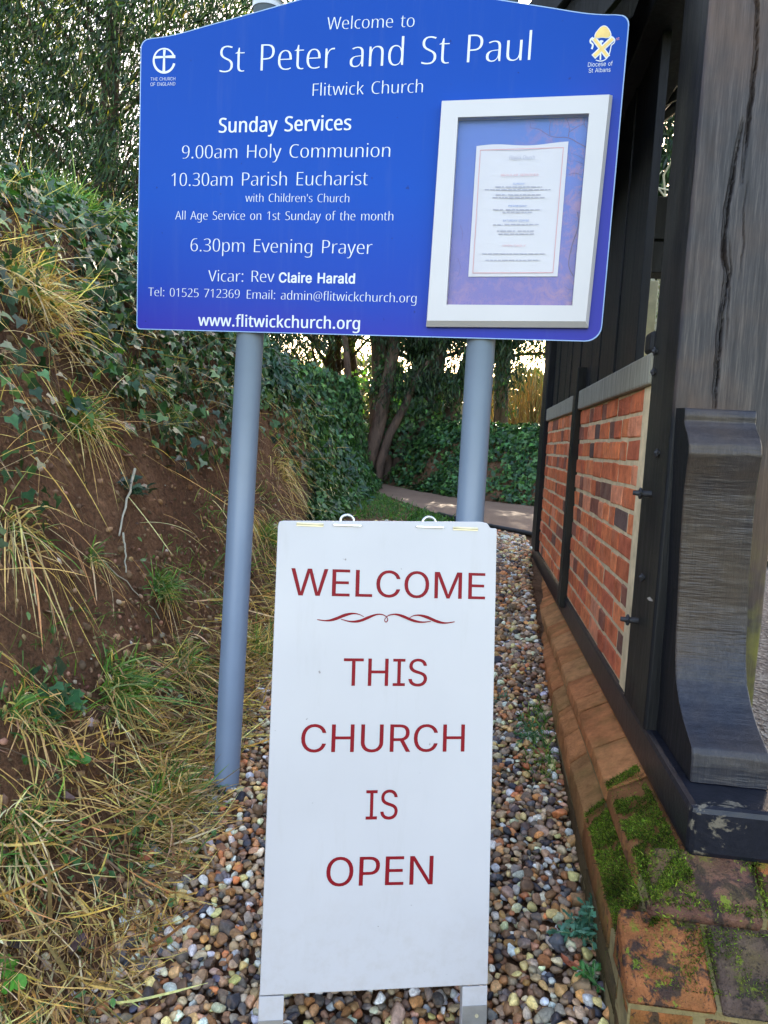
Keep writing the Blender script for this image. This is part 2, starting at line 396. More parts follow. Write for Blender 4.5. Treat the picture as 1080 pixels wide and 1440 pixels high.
M['twig_pale'] = simple('pale_twig', (.42, .40, .30), .8, 40, .25, .4, .003)
M['chip'] = simple('terracotta', (.38, .12, .06), .8, 30, .3, .4, .004)
M['flint_yellow'] = simple('ochre_stone', (.34, .24, .07), .8, 20, .35, .7, .008)
def boardm():
    b = NB('blue_sign_print'); tc = b.n('TexCoord'); sp = b.n('SeparateXYZ'); b.l(tc.outputs['Object'], sp.inputs[0])
    v = b.co(); n = b.noise(v, 1.6, 3)
    # purple band of the printed picture along the bottom and right edge (object z = height over the ground post foot)
    ma = b.n('Math', operation='MULTIPLY_ADD'); b.l(n, ma.inputs[0]); ma.inputs[1].default_value = .25; b.l(sp.outputs[2], ma.inputs[2])
    c = b.ramp(_mr(b, ma, BZ0 + .1, BZ0 + 1.0), [(0, (.034, .030, .31)), (.18, (.010, .048, .35)), (.5, (.002, .060, .37)), (1, (.002, .052, .33))]); c = b.mix(b.ramp(b.noise(v, 45, 2, .5), [(.74, 0), (.77, .6)]), c, (.01, .02, .12)); c = b.mix(b.ramp(b.noise(b.co(scale=(1, 1, .08)), 20, 4, .7), [(.55, 0), (.8, .12)]), c, (.12, .16, .30))
    px = _mr(b, sp.outputs[0], BX1 - .22, BX1 + .02); pz = _mr(b, sp.outputs[2], BZ0 + .85, BZ0 + .45)
    mm = b.n('Math', operation='MULTIPLY'); b.l(px, mm.inputs[0]); b.l(pz, mm.inputs[1])
    c = b.mix(mm.outputs[0], c, (.04, .04, .31))
    return b.done(c, .4, b.bump(b.noise(v, 3, 3), .04, .004), .12)
def glassm():
    b = NB('clear_glazing'); g = b.n('BsdfGlossy'); g.inputs['Roughness'].default_value = .04
    t = b.n('BsdfTransparent'); fr = b.n('Fresnel'); fr.inputs[0].default_value = 1.22
    mx = b.n('MixShader'); b.l(fr, mx.inputs[0]); b.l(t, mx.inputs[1]); b.l(g, mx.inputs[2])
    b.l(mx, b.t.nodes['Material Output'].inputs[0]); return b.m
M['glass'] = glassm()
# ------------------------------------------------------------------ terrain
_GY = np.array([(-6, .2), (1.0, .25), (1.5, .28), (2, .305), (2.7, .37), (3.5, .48), (4.5, .61), (6, .68), (8, .72), (300, .72)])
def gg(x, y):
    z = np.interp(y, _GY[:, 0], _GY[:, 1]); return z - .1 * sstep(.4, -.1, x) * (1 - sstep(3, 6, y)) - .06 * sstep(.3, .0, x) * (1 - sstep(1.55, 2.2, y))
_F = np.array([(-3, -.85), (1.5, -.83), (2.1, -.84), (3.7, -1.0), (6, -1.2), (9, -1.4), (10.5, -1.5), (12, -1.55), (14, -1.6)])
_C = np.array([(-8, -2.2, .3), (-2.5, -2.3, .5), (-.3, -2.35, 1.5), (1.3, -2.4, 2.45), (3.5, -2.45, 2.6), (4.5, -2.55, 2.82), (5.3, -2.52, 2.82), (7, -2.15, 2.32), (9, -1.98, 1.8), (10.5, -1.8, 1.2), (12, -1.75, .78), (14, -1.8, .72)])  # unseen crest behind the camera lowered to let in more sky light
_B = np.array([(-60, 60), (-8, 25), (-4, 19), (-2.5, 15.5), (-1.3, 13), (-.3, 11.3), (.9, 10.4), (2.5, 9.8), (8, 8.8), (60, 3)])
_PV = [0, .10, .22, .34, .5, .66, .82, 1.0]; _PS = [0, .03, .13, .30, .54, .77, .92, 1.0]
def bankv(x, y):
    xf = np.interp(y, _F[:, 0], _F[:, 1]); xc = np.interp(y, _C[:, 0], _C[:, 1]); return (xf - x) / (xf - xc)
def farv(x, y): return (y - np.interp(x, _B[:, 0], _B[:, 1])) * .75
def T(x, y, fine=True):
    x = np.asarray(x, float); y = np.asarray(y, float); x, y = np.broadcast_arrays(x, y)
    g = gg(x, y); v = bankv(x, y); Zc = np.interp(y, _C[:, 0], _C[:, 2])
    s = np.interp(np.clip(v, 0, 1), _PV, _PS)
    z = g + (Zc - g) * s
    z = z + np.where(v > 1, (2.5 - Zc) * sstep(1, 3.6, v) * (1 - sstep(13, 17, y)) * sstep(-2, 2, y), 0)
    fb = farv(x, y); z = np.where(fb > 0, np.maximum(z, .72 + 1.12 * sstep(0, 1.45, fb) + .05 * sstep(1.4, 6, fb)), z)
    if fine:
        amp = sstep(.02, .25, v) * (1 - .5 * sstep(1.2, 2, v)) + .6 * sstep(0, .3, fb) * (1 - sstep(1.5, 2.5, fb))
        P = np.stack([x, y, z], -1)
        z = z + amp * (.10 * fbm(P * 1.9, 3) + .045 * fbm(P * 8, 4) + .03 * np.abs(fbm(P * 15 + 9, 3)))
        ch = fbm(P * 24 + 5, 3); z = z + amp * .05 * np.maximum(ch, -.12)
    return z
def grid(xs, ys, zf):
    X, Y_ = np.meshgrid(xs, ys); Z_ = zf(X, Y_); V = np.stack([X, Y_, Z_], -1).reshape(-1, 3)
    n, m = len(ys), len(xs); i = (np.arange(n - 1)[:, None] * m + np.arange(m - 1)[None]).ravel()
    return V, np.stack([i, i + 1, i + m + 1, i + m], -1)
def onT(px, py, lo=.9, hi=25):
    """Point where the line of sight through a picture point meets the terrain."""
    d = ray(px, py); s = np.linspace(lo, hi, 1600); P = np.array([0, 0, EYE]) + d[None] * s[:, None]
    h = T(P[:, 0], P[:, 1], False) > P[:, 2]
    return P[np.argmax(h)] if h.any() else P[-1]
def normT(x, y, e=.06):
    zx = (T(x + e, y, False) - T(x - e, y, False)) / (2 * e); zy = (T(x, y + e, False) - T(x, y - e, False)) / (2 * e)
    n = np.stack([-zx, -zy, np.ones_like(zx)], -1); return n / np.linalg.norm(n, axis=-1, keepdims=True)

gx = np.concatenate([[-250, -120, -60, -30, -18], np.arange(-12, 8, .25), [10, 14, 20, 35, 70, 140, 250]])
gy_ = np.concatenate([[-200, -80, -30, -10, -5], np.arange(-3, 24, .25), [26, 30, 38, 50, 75, 120, 200, 400]])
def under(X, Y_):
    z = T(X, Y_, False); c = ((X > -4.6) & (X < -.6) & (Y_ > -1.2) & (Y_ < 14.2)) | ((farv(X, Y_) > -.6) & (farv(X, Y_) < 3.2) & (X > -9) & (X < 9))
    return z - np.where(c, .14, 0) - np.where((X > -.7) & (X < 3.4) & (Y_ < 14), .03, 0)
V, Fc = grid(gx, gy_, under); tag(mesh('ground', V, Fc, M['turf'], smooth=True), kind='structure')
V, Fc = grid(np.arange(-4.5, -.62, .022), np.arange(-1, 14, .034), T); tag(mesh('earth_bank', V, Fc, M['soil'], smooth=True), kind='structure')
V, Fc = grid(np.arange(-8.5, 8.5, .09), np.arange(8, 24, .09), lambda X, Y_: np.where((farv(X, Y_) > -.5) & (farv(X, Y_) < 3), T(X, Y_), T(X, Y_, False) - .25))
tag(mesh('churchyard_bank', V, Fc, M['soil'], smooth=True), kind='structure')
V, Fc = grid(np.arange(-1.0, .64, .05), np.arange(-1.5, 7.35, .05), lambda X, Y_: gg(X, Y_) - .012)
gravel_bed = tag(mesh('gravel_path', V, Fc, M['soil'], smooth=True), kind='structure')
V, Fc = grid(np.arange(.70, 3.4, .1), np.arange(-3, 8.0, .1), lambda X, Y_: gg(X, Y_) + .01 * fbm(np.stack([X * 3, Y_ * 3, X * 0], -1), 3))
tag(mesh('gateway_path', V, Fc, M['gravel_fine'], smooth=True), kind='structure')
# brown footpath crossing behind, curving away to the left
near_e = np.array([(4.5, 5.2), (.57, 6.95), (.28, 7.3), (-.4, 8.4), (-1.1, 10.3), (-1.7, 12), (-3.4, 15.2), (-6, 19.5), (-12, 28)])
far_e = np.array([(5.5, 9.2), (1.6, 10.1), (.9, 10.45), (-.3, 11.35), (-1.3, 13.05), (-2.1, 14.6), (-3.8, 18.6), (-7.2, 24), (-14, 33)])
def resamp(P, n):
    s = np.r_[0, np.cumsum(np.linalg.norm(np.diff(P, axis=0), axis=1))]; t = np.linspace(0, s[-1], n)
    return np.stack([np.interp(t, s, P[:, i]) for i in range(P.shape[1])], -1)
A_, B_ = resamp(near_e, 60), resamp(far_e, 60); tt = np.linspace(0, 1, 12)
Pp = A_[:, None] * (1 - tt)[None, :, None] + B_[:, None] * tt[None, :, None]
V = np.concatenate([Pp, (.728 + .012 * fbm(np.concatenate([Pp * 1.5, Pp[..., :1] * 0], -1), 3))[..., None]], -1).reshape(-1, 3)
i = (np.arange(59)[:, None] * 12 + np.arange(11)[None]).ravel()
tag(mesh('footpath', V, np.stack([i, i + 1, i + 13, i + 12], -1), M['path'], smooth=True), kind='structure')
e_ = resamp(np.array([(.64, 6.8), (.57, 6.93), (.28, 7.26), (-.05, 7.75), (-.35, 8.3)]), 24)
pe_ = [np.array([p[0], p[1], .735]) for p in e_]
tag(tubes('path_edging', [pe_], [[.022] * 24], M['rubber'], k=8, center=True), 'black edging strip between the gravel and the brown footpath', 'edging')

# ------------------------------------------------------------------ pebbles
def pebble_template(sub, flat, cuts):
    bm = bmesh.new(); bmesh.ops.create_icosphere(bm, subdivisions=sub, radius=1)
    V = np.array([v.co[:] for v in bm.verts]); Fc = np.array([[v.index for v in f.verts] for f in bm.faces]); bm.free()
    V = V * (1 + .22 * fbm(V * .9 + rng.normal(size=3) * 5, 2))[:, None]
    for _ in range(cuts):
        n = rng.normal(size=3); n /= np.linalg.norm(n); h = rng.uniform(.5, .8); d = V @ n; V = V - np.where(d > h, (d - h) * .92, 0)[:, None] * n
    V = V * np.array([1.0, rng.uniform(.6, .95), flat]); return V / np.abs(V).max(), Fc
TP = [pebble_template(2, rng.uniform(.45, .8), rng.integers(4, 12)) for _ in range(16)]
TPh = [pebble_template(3, rng.uniform(.45, .8), rng.integers(4, 12)) for _ in range(20)]
PEB = np.array([(.30, .15, .06), (.34, .20, .10), (.22, .12, .065), (.17, .145, .125), (.06, .06, .07), (.11, .10, .10), (.24, .20, .165), (.42, .36, .27), (.40, .28, .14), (.20, .145, .10),
                (.26, .14, .07), (.28, .11, .05), (.13, .08, .055), (.31, .25, .18), (.16, .11, .08), (.40, .26, .12), (.24, .15, .10), (.48, .41, .31), (.19, .13, .09), (.10, .08, .07)])
PEBC = (PEB * [2.3, 2.05, 1.7]); PEBC = np.concatenate([PEBC, PEBC * .5, PEBC[[7, 13, 17]] * 1.3, [(.62, .60, .55), (.05, .05, .065), (.09, .095, .12), (.62, .60, .55), (.035, .035, .045), (.07, .06, .06)]])
def pebble_spots(sp, x0, x1, y0, y1):
    xs = np.arange(x0, x1, sp); ys = np.arange(y0, y1, sp * .87); X, Y_ = np.meshgrid(xs, ys); X = X + (np.arange(len(ys)) % 2)[:, None] * sp / 2
    P = np.stack([X.ravel(), Y_.ravel()], -1) + rng.normal(0, sp * .22, (X.size, 2))
    lim = np.interp(P[:, 1], [0, 1.6, 2.2, 3, 5, 7.3], [-1.02, -1.0, -.93, -.98, -1.05, -.9])
    k = (P[:, 0] > lim + rng.normal(0, .03, len(P))) & (P[:, 0] < np.interp(P[:, 1], [1.4, 4.5, 6.02, 6.1], [.372, .41, .50, .64]) ) & (P[:, 1] < np.interp(P[:, 0], [-.4, .28, .57], [8.3, 7.2, 6.85]))
    return P[k]
layers = []
for sp, dz, smin, smax in ((.0255, -.013, .010, .016), (.026, .002, .0085, .0195)):
    for (a, b_, m) in ((.95, 3.6, 1.0), (3.6, 7.3, 1.2)):
        P = pebble_spots(sp * m, -1.1, .5, a, b_); s = rng.uniform(smin, smax, len(P)) * (1 + (rng.random(len(P)) < .08) * .45) * m
        z = gg(P[:, 0], P[:, 1]) + dz + s * .35 + rng.uniform(-.002, .006, len(P)) + .012 * noise3(np.stack([P[:, 0] * 5, P[:, 1] * 5, 0 * s], -1))
        layers.append(np.column_stack([P, z, s, np.full(len(P), dz)]))
PB = np.concatenate(layers)
# nearest/largest in the picture: the 300 shown as single stones
c = (PB[:, :3] - [0, 0, EYE]) @ RW; pxx = 540 + F * c[:, 0] / -c[:, 2]; pyy = 720 - F * c[:, 1] / -c[:, 2]
vis = (c[:, 2] < 0) & (pxx > 0) & (pxx < 1085) & (pyy < 1450) & (PB[:, 4] > 0) & ~((pxx > 372) & (pxx < 690) & (pyy < 1392))
score = np.where(vis, PB[:, 3] / -c[:, 2], 0); top = np.argsort(-score)[:300]
mask = np.ones(len(PB), bool); mask[top] = False
shared = []
for V, Fc in TPh:
    me = bpy.data.meshes.new('pebble'); me.from_pydata([tuple(v) for v in V], [], [tuple(f) for f in Fc]); me.shade_smooth(); me.materials.append(M['pebble_obj']); shared.append(me)
pc = pick(np.minimum(PEBC, .68), 300, .14)
for q, k in enumerate(top):
    o = bpy.data.objects.new('pebble', shared[q % 20]); COL.objects.link(o); o.parent = gravel_bed
    o.location = PB[k, :3]; s = PB[k, 3] * rng.uniform(.95, 1.15); o.scale = (s, s, s)
    o.rotation_euler = (rng.normal(0, .35), rng.normal(0, .35), rng.uniform(0, 6.28)); o.color = (*pc[q], 1)
rest = PB[mask]; parts = []
idx = rng.integers(0, 16, len(rest))
for k in range(16):
    r_ = rest[idx == k]; n = len(r_)
    fr = frames(n, (0, 0, 1), .35)
    parts.append(scatter('p', *TP[k], fr, r_[:, :3], r_[:, 3], None, cols=pick(np.minimum(PEBC, .68), n, .14)))
g_ = smesh('pebble_gravel', parts, M['pebble'], gravel_bed, True); g_['kind'] = 'stuff'

yc = rng.uniform(1.2, 6.0, 9000); vc = rng.uniform(.03, .75, 9000); xc_ = np.interp(yc, _F[:, 0], _F[:, 1]) * (1 - vc) + np.interp(yc, _C[:, 0], _C[:, 1]) * vc; sc_ = rng.gamma(2., .0032, 9000) + .002
kk = rng.random(9000) < np.where(vc < .3, 1, .45); yc, xc_, sc_ = yc[kk], xc_[kk], sc_[kk]; parts = []; idx = rng.integers(0, 6, len(yc))
TPs = [pebble_template(1, .8, 3) for _ in range(6)]
for k in range(6):
    q = idx == k; parts.append(scatter('c', *TPs[k], frames(q.sum()), np.stack([xc_[q], yc[q], T(xc_[q], yc[q])], -1), sc_[q], None, cols=pick([(.24, .14, .08), (.17, .10, .06), (.32, .20, .115), (.12, .075, .045)] * 6 + [(.42, .36, .26)], q.sum(), .2)))
M['crumb'] = foliage('soil_crumb', .95, .0, .1)
tag(smesh('loose_soil', parts, M['crumb']), kind='stuff')

# ------------------------------------------------------------------ the gate (timber lychgate on a brick plinth)
G = empty('lychgate', (0, 0, 0))
tag(G, 'black timber lychgate with red brick panels on a mossy brick plinth', 'gate')
XW = .514
def face_grid(nu, nv, fn):
    U, V_ = np.meshgrid(np.linspace(0, 1, nu), np.linspace(0, 1, nv)); P = fn(U, V_).reshape(-1, 3)
    i = (np.arange(nv - 1)[:, None] * nu + np.arange(nu - 1)[None]).ravel(); return P, np.stack([i, i + 1, i + nu + 1, i + nu], -1)
# near corner post: worked front face with its long drying cracks
y0, y1, x0, x1, z0, z1 = 2.04, 2.318, XW - .002, .79, .755, 3.25
def px_face(pts): return np.array([atY(a, b_, y0)[[0, 2]] for a, b_ in pts])
cracks = [(px_face([(1067, -60), (1065, 0), (1063, 70), (1055, 150), (1046, 215), (1041, 262)]), .0052, .011), (px_face([(1069, -60), (1067, 0), (1066, 70), (1057, 150), (1049, 215), (1043, 262)]), .0016, .022),
          (px_face([(1044, 165), (1034, 215), (1027, 262), (1020, 300), (1017, 350), (1021, 395), (1013, 440), (1008, 500), (1004, 560), (1002, 600)]), .0055, .012), (px_face([(1047, 165), (1037, 215), (1030, 262), (1024, 300), (1019, 350), (1025, 395), (1017, 440), (1012, 500), (1007, 560), (1005, 600)]), .0018, .03),
          (px_face([(1052, 250), (1045, 300), (1046, 340), (1038, 400)]), .002, .008),
          (px_face([(1024, 330), (1028, 370), (1024, 430), (1020, 500)]), .0022, .01),
          (px_face([(985, 600), (978, 700), (970, 780)]), .002, .006)]
def front(U, V_):
    x = x0 + (x1 - x0) * U; z = z0 + (z1 - z0) * V_; d = np.zeros_like(x)
    P = np.stack([x * 60, z * 4, z * 0], -1); d += .0016 * fbm(P, 3) + .004 * fbm(np.stack([x * 7, z * 1.3, x * 0 + 3], -1), 2)
    for L, wd, dp in cracks:
        o = np.argsort(L[:, 1]); xc = np.interp(z, L[o, 1], L[o, 0], left=9, right=9) + .004 * noise3(np.stack([z * 30, x * 0, x * 0], -1)) + .0025 * noise3(np.stack([z * 110, x * 0, x * 0 + 4], -1))
        tpr = np.clip(np.minimum(z - L[:, 1].min(), L[:, 1].max() - z) / .12, 0, 1)
        w_ = wd * (.35 + .65 * tpr) * (1 + .6 * noise3(np.stack([z * 14, z * 0, z * 0 + 7], -1)))
        d += dp * tpr ** .5 * np.clip(1.25 - np.abs(x - xc) / w_, 0, 1)
    e = np.minimum(x - x0, x1 - x) / (x1 - x0); wane = .010 * np.clip(1 - e / .03, 0, 1) ** 2 * (1 + .8 * noise3(np.stack([z * 6, x * 0, x * 0 + (U > .5) * 9], -1)))
    return np.stack([x, y0 + d + wane, z], -1)
V, Fc = face_grid(150, 560, front)
Vb = boxv((x0, y0 + .045, z0), (x1, y1, z1)); n = len(V)
post = mesh('corner_post', Vb, HEX, M['oak_side'], G, bevel=.004)
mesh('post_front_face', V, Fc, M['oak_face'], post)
for xx, s in ((x0, -1), (x1, 1)):   # the returns between the worked face and the solid
    zz = np.linspace(z0, z1, 120); yy = y0 + .011 + .004 * fbm(np.stack([zz * 6, zz * 0, zz * 0 + s], -1), 2)
    V = np.concatenate([np.stack([zz * 0 + xx, yy, zz], -1), np.stack([zz * 0 + xx, zz * 0 + y0 + .048, zz], -1)]); k = 120; i = np.arange(k - 1)
    mesh('post_side', V, np.stack([i, i + k, i + k + 1, i + 1], -1) if s < 0 else np.stack([i, i + 1, i + k + 1, i + k], -1), M['oak_side'], post)
# scroll foot brace standing on the sill in front of the post
prof = [(2.045, 1.632), (1.956, 1.628), (1.950, 1.612), (1.952, 1.596), (1.940, 1.580), (1.918, 1.562), (1.902, 1.540), (1.898, 1.515), (1.905, 1.490), (1.915, 1.46), (1.925, 1.42),
        (1.932, 1.34), (1.935, 1.24), (1.935, 1.14), (1.928, 1.06), (1.914, 1.0), (1.890, .945), (1.855, .905), (1.81, .872), (1.765, .850), (1.735, .838), (1.728, .825), (1.724, .80), (1.722, .759)]
pf = resamp(np.array(prof), 150)
def br(U, V_):
    i = V_ * 149; yy = np.interp(i, np.arange(150), pf[:, 0]); zz = np.interp(i, np.arange(150), pf[:, 1])
    zl = np.interp(zz, [.76, .85, .95, 1.1, 1.6], [.545, .545, .541, .541, .520]); x = zl + .172 * U
    d = .0012 * fbm(np.stack([x * 9, zz * 70, x * 0], -1), 2); ed = np.clip(1 - np.minimum(U, 1 - U) / .02, 0, 1)
    return np.stack([x, yy + d + .004 * ed ** 2, zz], -1)
V, Fc = face_grid(60, 300, br); brace = mesh('scroll_brace', V, Fc[:, ::-1], M['brace'], G, smooth=False)
V2 = V.reshape(300, 60, 3)
for side in (0, -1):
    L = V2[:, side]; k = len(L); Bk = L.copy(); Bk[:, 1] = 2.046; i = np.arange(k - 1)
    q = np.stack([i, i + k, i + k + 1, i + 1], -1)
    mesh('brace_side', np.concatenate([L, Bk]), q if side else q[:, ::-1], M['oak_side'] if side else M['oak_black'], brace)
# sill beam
mesh('sill_beam', boxv((XW, 1.60, .642), (.80, 6.0, .757)), HEX, M['sill'], G, bevel=.014)
box('mid_stud', (.490, 3.85, .70), (.62, 3.96, 1.93), M['oak_side'], G, .006)
box('end_post', (.492, 5.52, .757), (.77, 5.86, 3.1), M['oak_black'], G, .008)
box('rail', (.503, 2.319, 1.716), (.62, 3.848, 1.812), M['oak_grey'], G, .008)
box('rail', (.503, 3.962, 1.716), (.62, 5.518, 1.806), M['oak_grey'], G, .008)
box('wall_plate', (.47, 1.98, 2.92), (.68, 6.3, 3.10), M['oak_black'], G, .006)
yy = 2.70
k = 0
while yy < 5.4:
    wd = [.205, .19, .215, .2, .22][k % 5]; dx = [0, .004, -.003, .006, .001][k % 5]
    box('plank', (.535 + dx, yy + .002, 1.80), (.565 + dx, min(yy + wd - .003, 5.519), 2.93), M['oak_black'], G, .002); yy += wd; k += 1
mesh('short_brace', boxv((.50, 2.322, 1.812), (.58, 2.40, 1.875)), HEX, M['oak_black'], G, bevel=.01)
# roof
sl = nrm([1.63, 0, 2.09]); nn = np.array([-sl[2], 0, sl[0]])
for sgn, nm in ((1, 'l'), (-1, 'r')):
    def mir(P): P = np.array(P, float); P[:, 0] = 1.75 + (P[:, 0] - 1.75) * sgn; return P
    a = np.array([.10, 0, 2.60]); L = 2.68
    P = []
    for off in (0.11, .19):
        for (t_, yv) in ((-.02, 2.46), (L, 2.46), (L, 6.5), (-.02, 6.5)): P.append(a + sl * t_ + nn * off + [0, yv, 0])
    mesh('roof_slope', mir(P), HEX, M['oak_black'], G, bevel=.004)
    for yv in np.arange(2.52, 6.4, .42):
        P = []
        for off in (.0, .108):
            for (t_, dy) in ((0, 0), (L - .05, 0), (L - .05, .07), (0, .07)): P.append(a + sl * t_ + nn * off + [0, yv + dy, 0])
        mesh('rafter', mir(P), HEX, M['oak_black'] if sgn < 0 else M['oak_side'], G, bevel=.002)
for yb, h0, h1 in ((5.60, 275, 336), (5.60, 338, 383)):
    za, zb = atY(915, h1, yb)[2], atY(915, h0, yb)[2]
    box('tie_beam', (.50, yb, za), (3.0, yb + .22 - .02 * (h0 > 300), zb - .004), M['oak_black'], G, .006)
for t_ in (60, 95, 150):
    zc = atY(915, t_ + 20, 5.7)[2]
    mesh('gable_strut', [np.array(p) + [0, 5.72, 0] for p in [(.8, 0, zc - .30), (1.75, 0, zc + .45), (1.75, .06, zc + .45), (.8, .06, zc - .30), (.8, 0, zc - .24), (1.75, 0, zc + .51), (1.75, .06, zc + .51), (.8, .06, zc - .24)]], HEX, M['oak_side'], G, bevel=.003)
zt = atY(915, 178, 5.8)[2]
mesh('gable_board', [(.5, 5.83, zt - .25), (1.9, 5.83, zt + .55), (1.9, 5.86, zt + .55), (.5, 5.86, zt - .25), (.5, 5.83, zt + .5), (1.75, 5.83, 5.0), (1.75, 5.86, 5.0), (.5, 5.86, zt + .5)], HEX, M['oak_black'], G, bevel=.002)
box('corner_post', (2.74, 2.04, .35), (3.0, 2.32, 3.1), M['oak_side'], G, .006); box('end_post', (2.74, 5.5, .66), (3.0, 5.84, 3.1), M['oak_black'], G, .006)
box('wall_plate', (2.82, 1.98, 2.92), (3.03, 6.3, 3.10), M['oak_black'], G, .006)
# iron bolts and pegs on the left face of the post
def peg(px, py, r, out, m='iron', x=XW - .002):
    p = atX(px, py, x - out * .5); P = [p + [out * .5 + .004, 0, 0], p, p + [-out * .5, .004, .001]]
    o = tubes('iron_bolt', [P], [[r, r, r * .75]], M[m], G, k=9)
    ring = [p + np.array([-out * .1, r * 1.5 * math.cos(t), r * 1.5 * math.sin(t)]) for t in np.linspace(0, 6.28, 10)]
    tubes('washer', [ring], [[r * .45] * 10], M[m], o, k=6); return o
peg(903, 694, .009, .05); peg(885, 872, .009, .05)
for a in ((921, 494), (919, 523), (924, 637), (903, 812)): peg(*a, .007, .012)
# brick panels: mortar bed with single bricks
box('mortar_fillet', (.519, 2.3185, .7575), (.62, 2.432, 1.7155), M['mortar'], G, .001)
BV = []
for k in range(14):
    V = np.array(boxv((-.5, -.5, -.5), (.5, .5, .5))); me = bpy.data.meshes.new('brick')
    bm = bmesh.new(); vs = [bm.verts.new(v * np.array([.09, .215 if k < 7 else .103, .066])) for v in V]
    for f in HEX: bm.faces.new([vs[i] for i in f])
    bmesh.ops.recalc_face_normals(bm, faces=bm.faces)
    bmesh.ops.bevel(bm, geom=list(bm.edges), offset=.0035, segments=1, profile=.5, affect='EDGES')
    for v in bm.verts: v.co += Vector(rng.normal(0, .0011, 3))
    bm.to_mesh(me); bm.free(); me.materials.append(M['brick']); BV.append(me)
BC = [(.70, .20, .085), (.76, .24, .10), (.64, .18, .08), (.74, .28, .15), (.56, .15, .075), (.74, .22, .09)]
BD = [(.22, .11, .08), (.30, .12, .08), (.16, .10, .085)]
for ya, yb in ((2.432, 3.849), (3.962, 5.519)):
    pan = box('brick_panel', (.5256, ya, .7575), (.62, yb, 1.7155), M['mortar'], G, .0005)
    rows = 12; ch = .958 / rows
    for r_ in range(rows):
        y = ya + (.004 if r_ % 2 else .002); z = .7575 + ch * (r_ + .5); q = r_ % 3
        while y < yb - .02:
            head = (q % 2 == (r_ // 1) % 2) if rng.random() < .75 else rng.random() < .5
            Lb = (.103 if head else .215) + rng.normal(0, .003)
            Lb = min(Lb, yb - y - .002)
            if yb - y - Lb < .045: Lb = yb - y - .002
            me = BV[rng.integers(7, 14) if Lb < .15 else rng.integers(0, 7)]
            o = bpy.data.objects.new('brick', me); COL.objects.link(o); o.parent = pan
            o.location = (.5215 + .045 + rng.uniform(-.0022, .0018), y + Lb / 2, z + rng.normal(0, .0012))
            o.scale = (1, Lb / (.103 if Lb < .15 else .215), 1.0 * rng.uniform(.97, 1.03)); o.rotation_euler = (rng.normal(0, .008), 0, rng.normal(0, .006))
            dk = rng.random() < (.30 if head else .10)
            cc = np.array((BD if dk else BC)[rng.integers(0, 3 if dk else 6)]) * rng.uniform(.85, 1.15); o.color = (*cc, 1)
            y += Lb + rng.uniform(.011, .018); q += 1
# plinth
def xo(y): return .362 + .016 * (y - 1.4)
def frustum(y0, y1, xf, z0, z1, yi, dx, z2, lift=0):
    a, b_ = xf(y0), xf(y1)
    R0 = [(a, y0), (.84, y0), (.84, y1), (b_, y1)]; R1 = [(a + dx, yi), (.84, yi), (.84, y1), (b_ + dx, y1)]; L = [0, 0, lift, lift]
    V = [(x, y, z0) for x, y in R0] + [(x, y, z1 + l) for (x, y), l in zip(R0, L)] + [(x, y, z2 + l * .0) for (x, y), l in zip(R1, L)]
    Fc = [(3, 2, 1, 0), (8, 9, 10, 11)] + [(i, (i + 1) % 4, 4 + (i + 1) % 4, 4 + i) for i in range(4)] + [(4 + i, 4 + (i + 1) % 4, 8 + (i + 1) % 4, 8 + i) for i in range(4)]
    return V, Fc
V, Fc = frustum(1.522, 6.0, lambda y: .4245 + .008 * (y - 1.5), .3, .572, 1.612, .087, .619); pl = mesh('plinth', V, Fc, M['mortar_old'], G)
V, Fc = frustum(1.394, 6.0, lambda y: xo(y) + .0055, -.05, .452, 1.53, .075, .526, .05); mesh('mortar_ledge', V, Fc, M['mortar_old'], G)
def pbrick(P8, c, bev=.006):
    o = mesh('brick', P8, HEX, M['plinth'], pl)
    bm = bmesh.new(); bm.from_mesh(o.data); bmesh.ops.recalc_face_normals(bm, faces=bm.faces)
    bmesh.ops.bevel(bm, geom=list(bm.edges), offset=bev, segments=3, profile=.5, affect='EDGES')
    for v in bm.verts: v.co += Vector(rng.normal(0, .0012, 3))
    bm.to_mesh(o.data); bm.free(); o.color = (*c, 1); o.data.shade_smooth(); return o
PO = [(.50, .20, .08), (.54, .23, .09), (.46, .18, .07), (.50, .24, .10), (.40, .20, .08)]
def strip(js, f):
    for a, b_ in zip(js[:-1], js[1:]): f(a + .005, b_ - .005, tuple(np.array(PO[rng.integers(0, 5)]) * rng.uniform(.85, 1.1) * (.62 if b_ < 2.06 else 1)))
def up(a, b_, c):   # upper chamfered course along the wall
    xa, xb = .418 + .008 * (a - 1.5), .418 + .008 * (b_ - 1.5)
    j = rng.uniform(-.002, .002)
    pbrick([(xa, a, .545 + j), (.60, a, .545), (.60, b_, .545), (xb, b_, .545 + j), (xa + .004, a, .588 + j), (.60, a, .655 + j), (.60, b_, .655 + j), (xb + .004, b_, .588 + j)][:4] +
           [(xa + .003, a, .585 + j), (.56, a, .652 + j), (.56, b_, .652 + j), (xb + .003, b_, .585 + j)], c)
def low(a, b_, c):
    xa, xb = xo(a), xo(b_); lift = .03 * (a - 1.4) / 2
    pbrick([(xa, a, .40 + lift), (.47, a, .40), (.47, b_, .40), (xb, b_, .40 + lift), (xa + .003, a, .475 + lift), (.46, a, .553), (.46, b_, .553), (xb + .003, b_, .475 + lift)], c)
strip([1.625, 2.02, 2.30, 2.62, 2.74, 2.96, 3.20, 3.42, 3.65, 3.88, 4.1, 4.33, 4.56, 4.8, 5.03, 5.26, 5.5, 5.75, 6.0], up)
strip([1.60, 2.05, 2.41, 2.62, 2.85, 3.09, 3.32, 3.55, 3.78, 4.0, 4.24, 4.48], low)
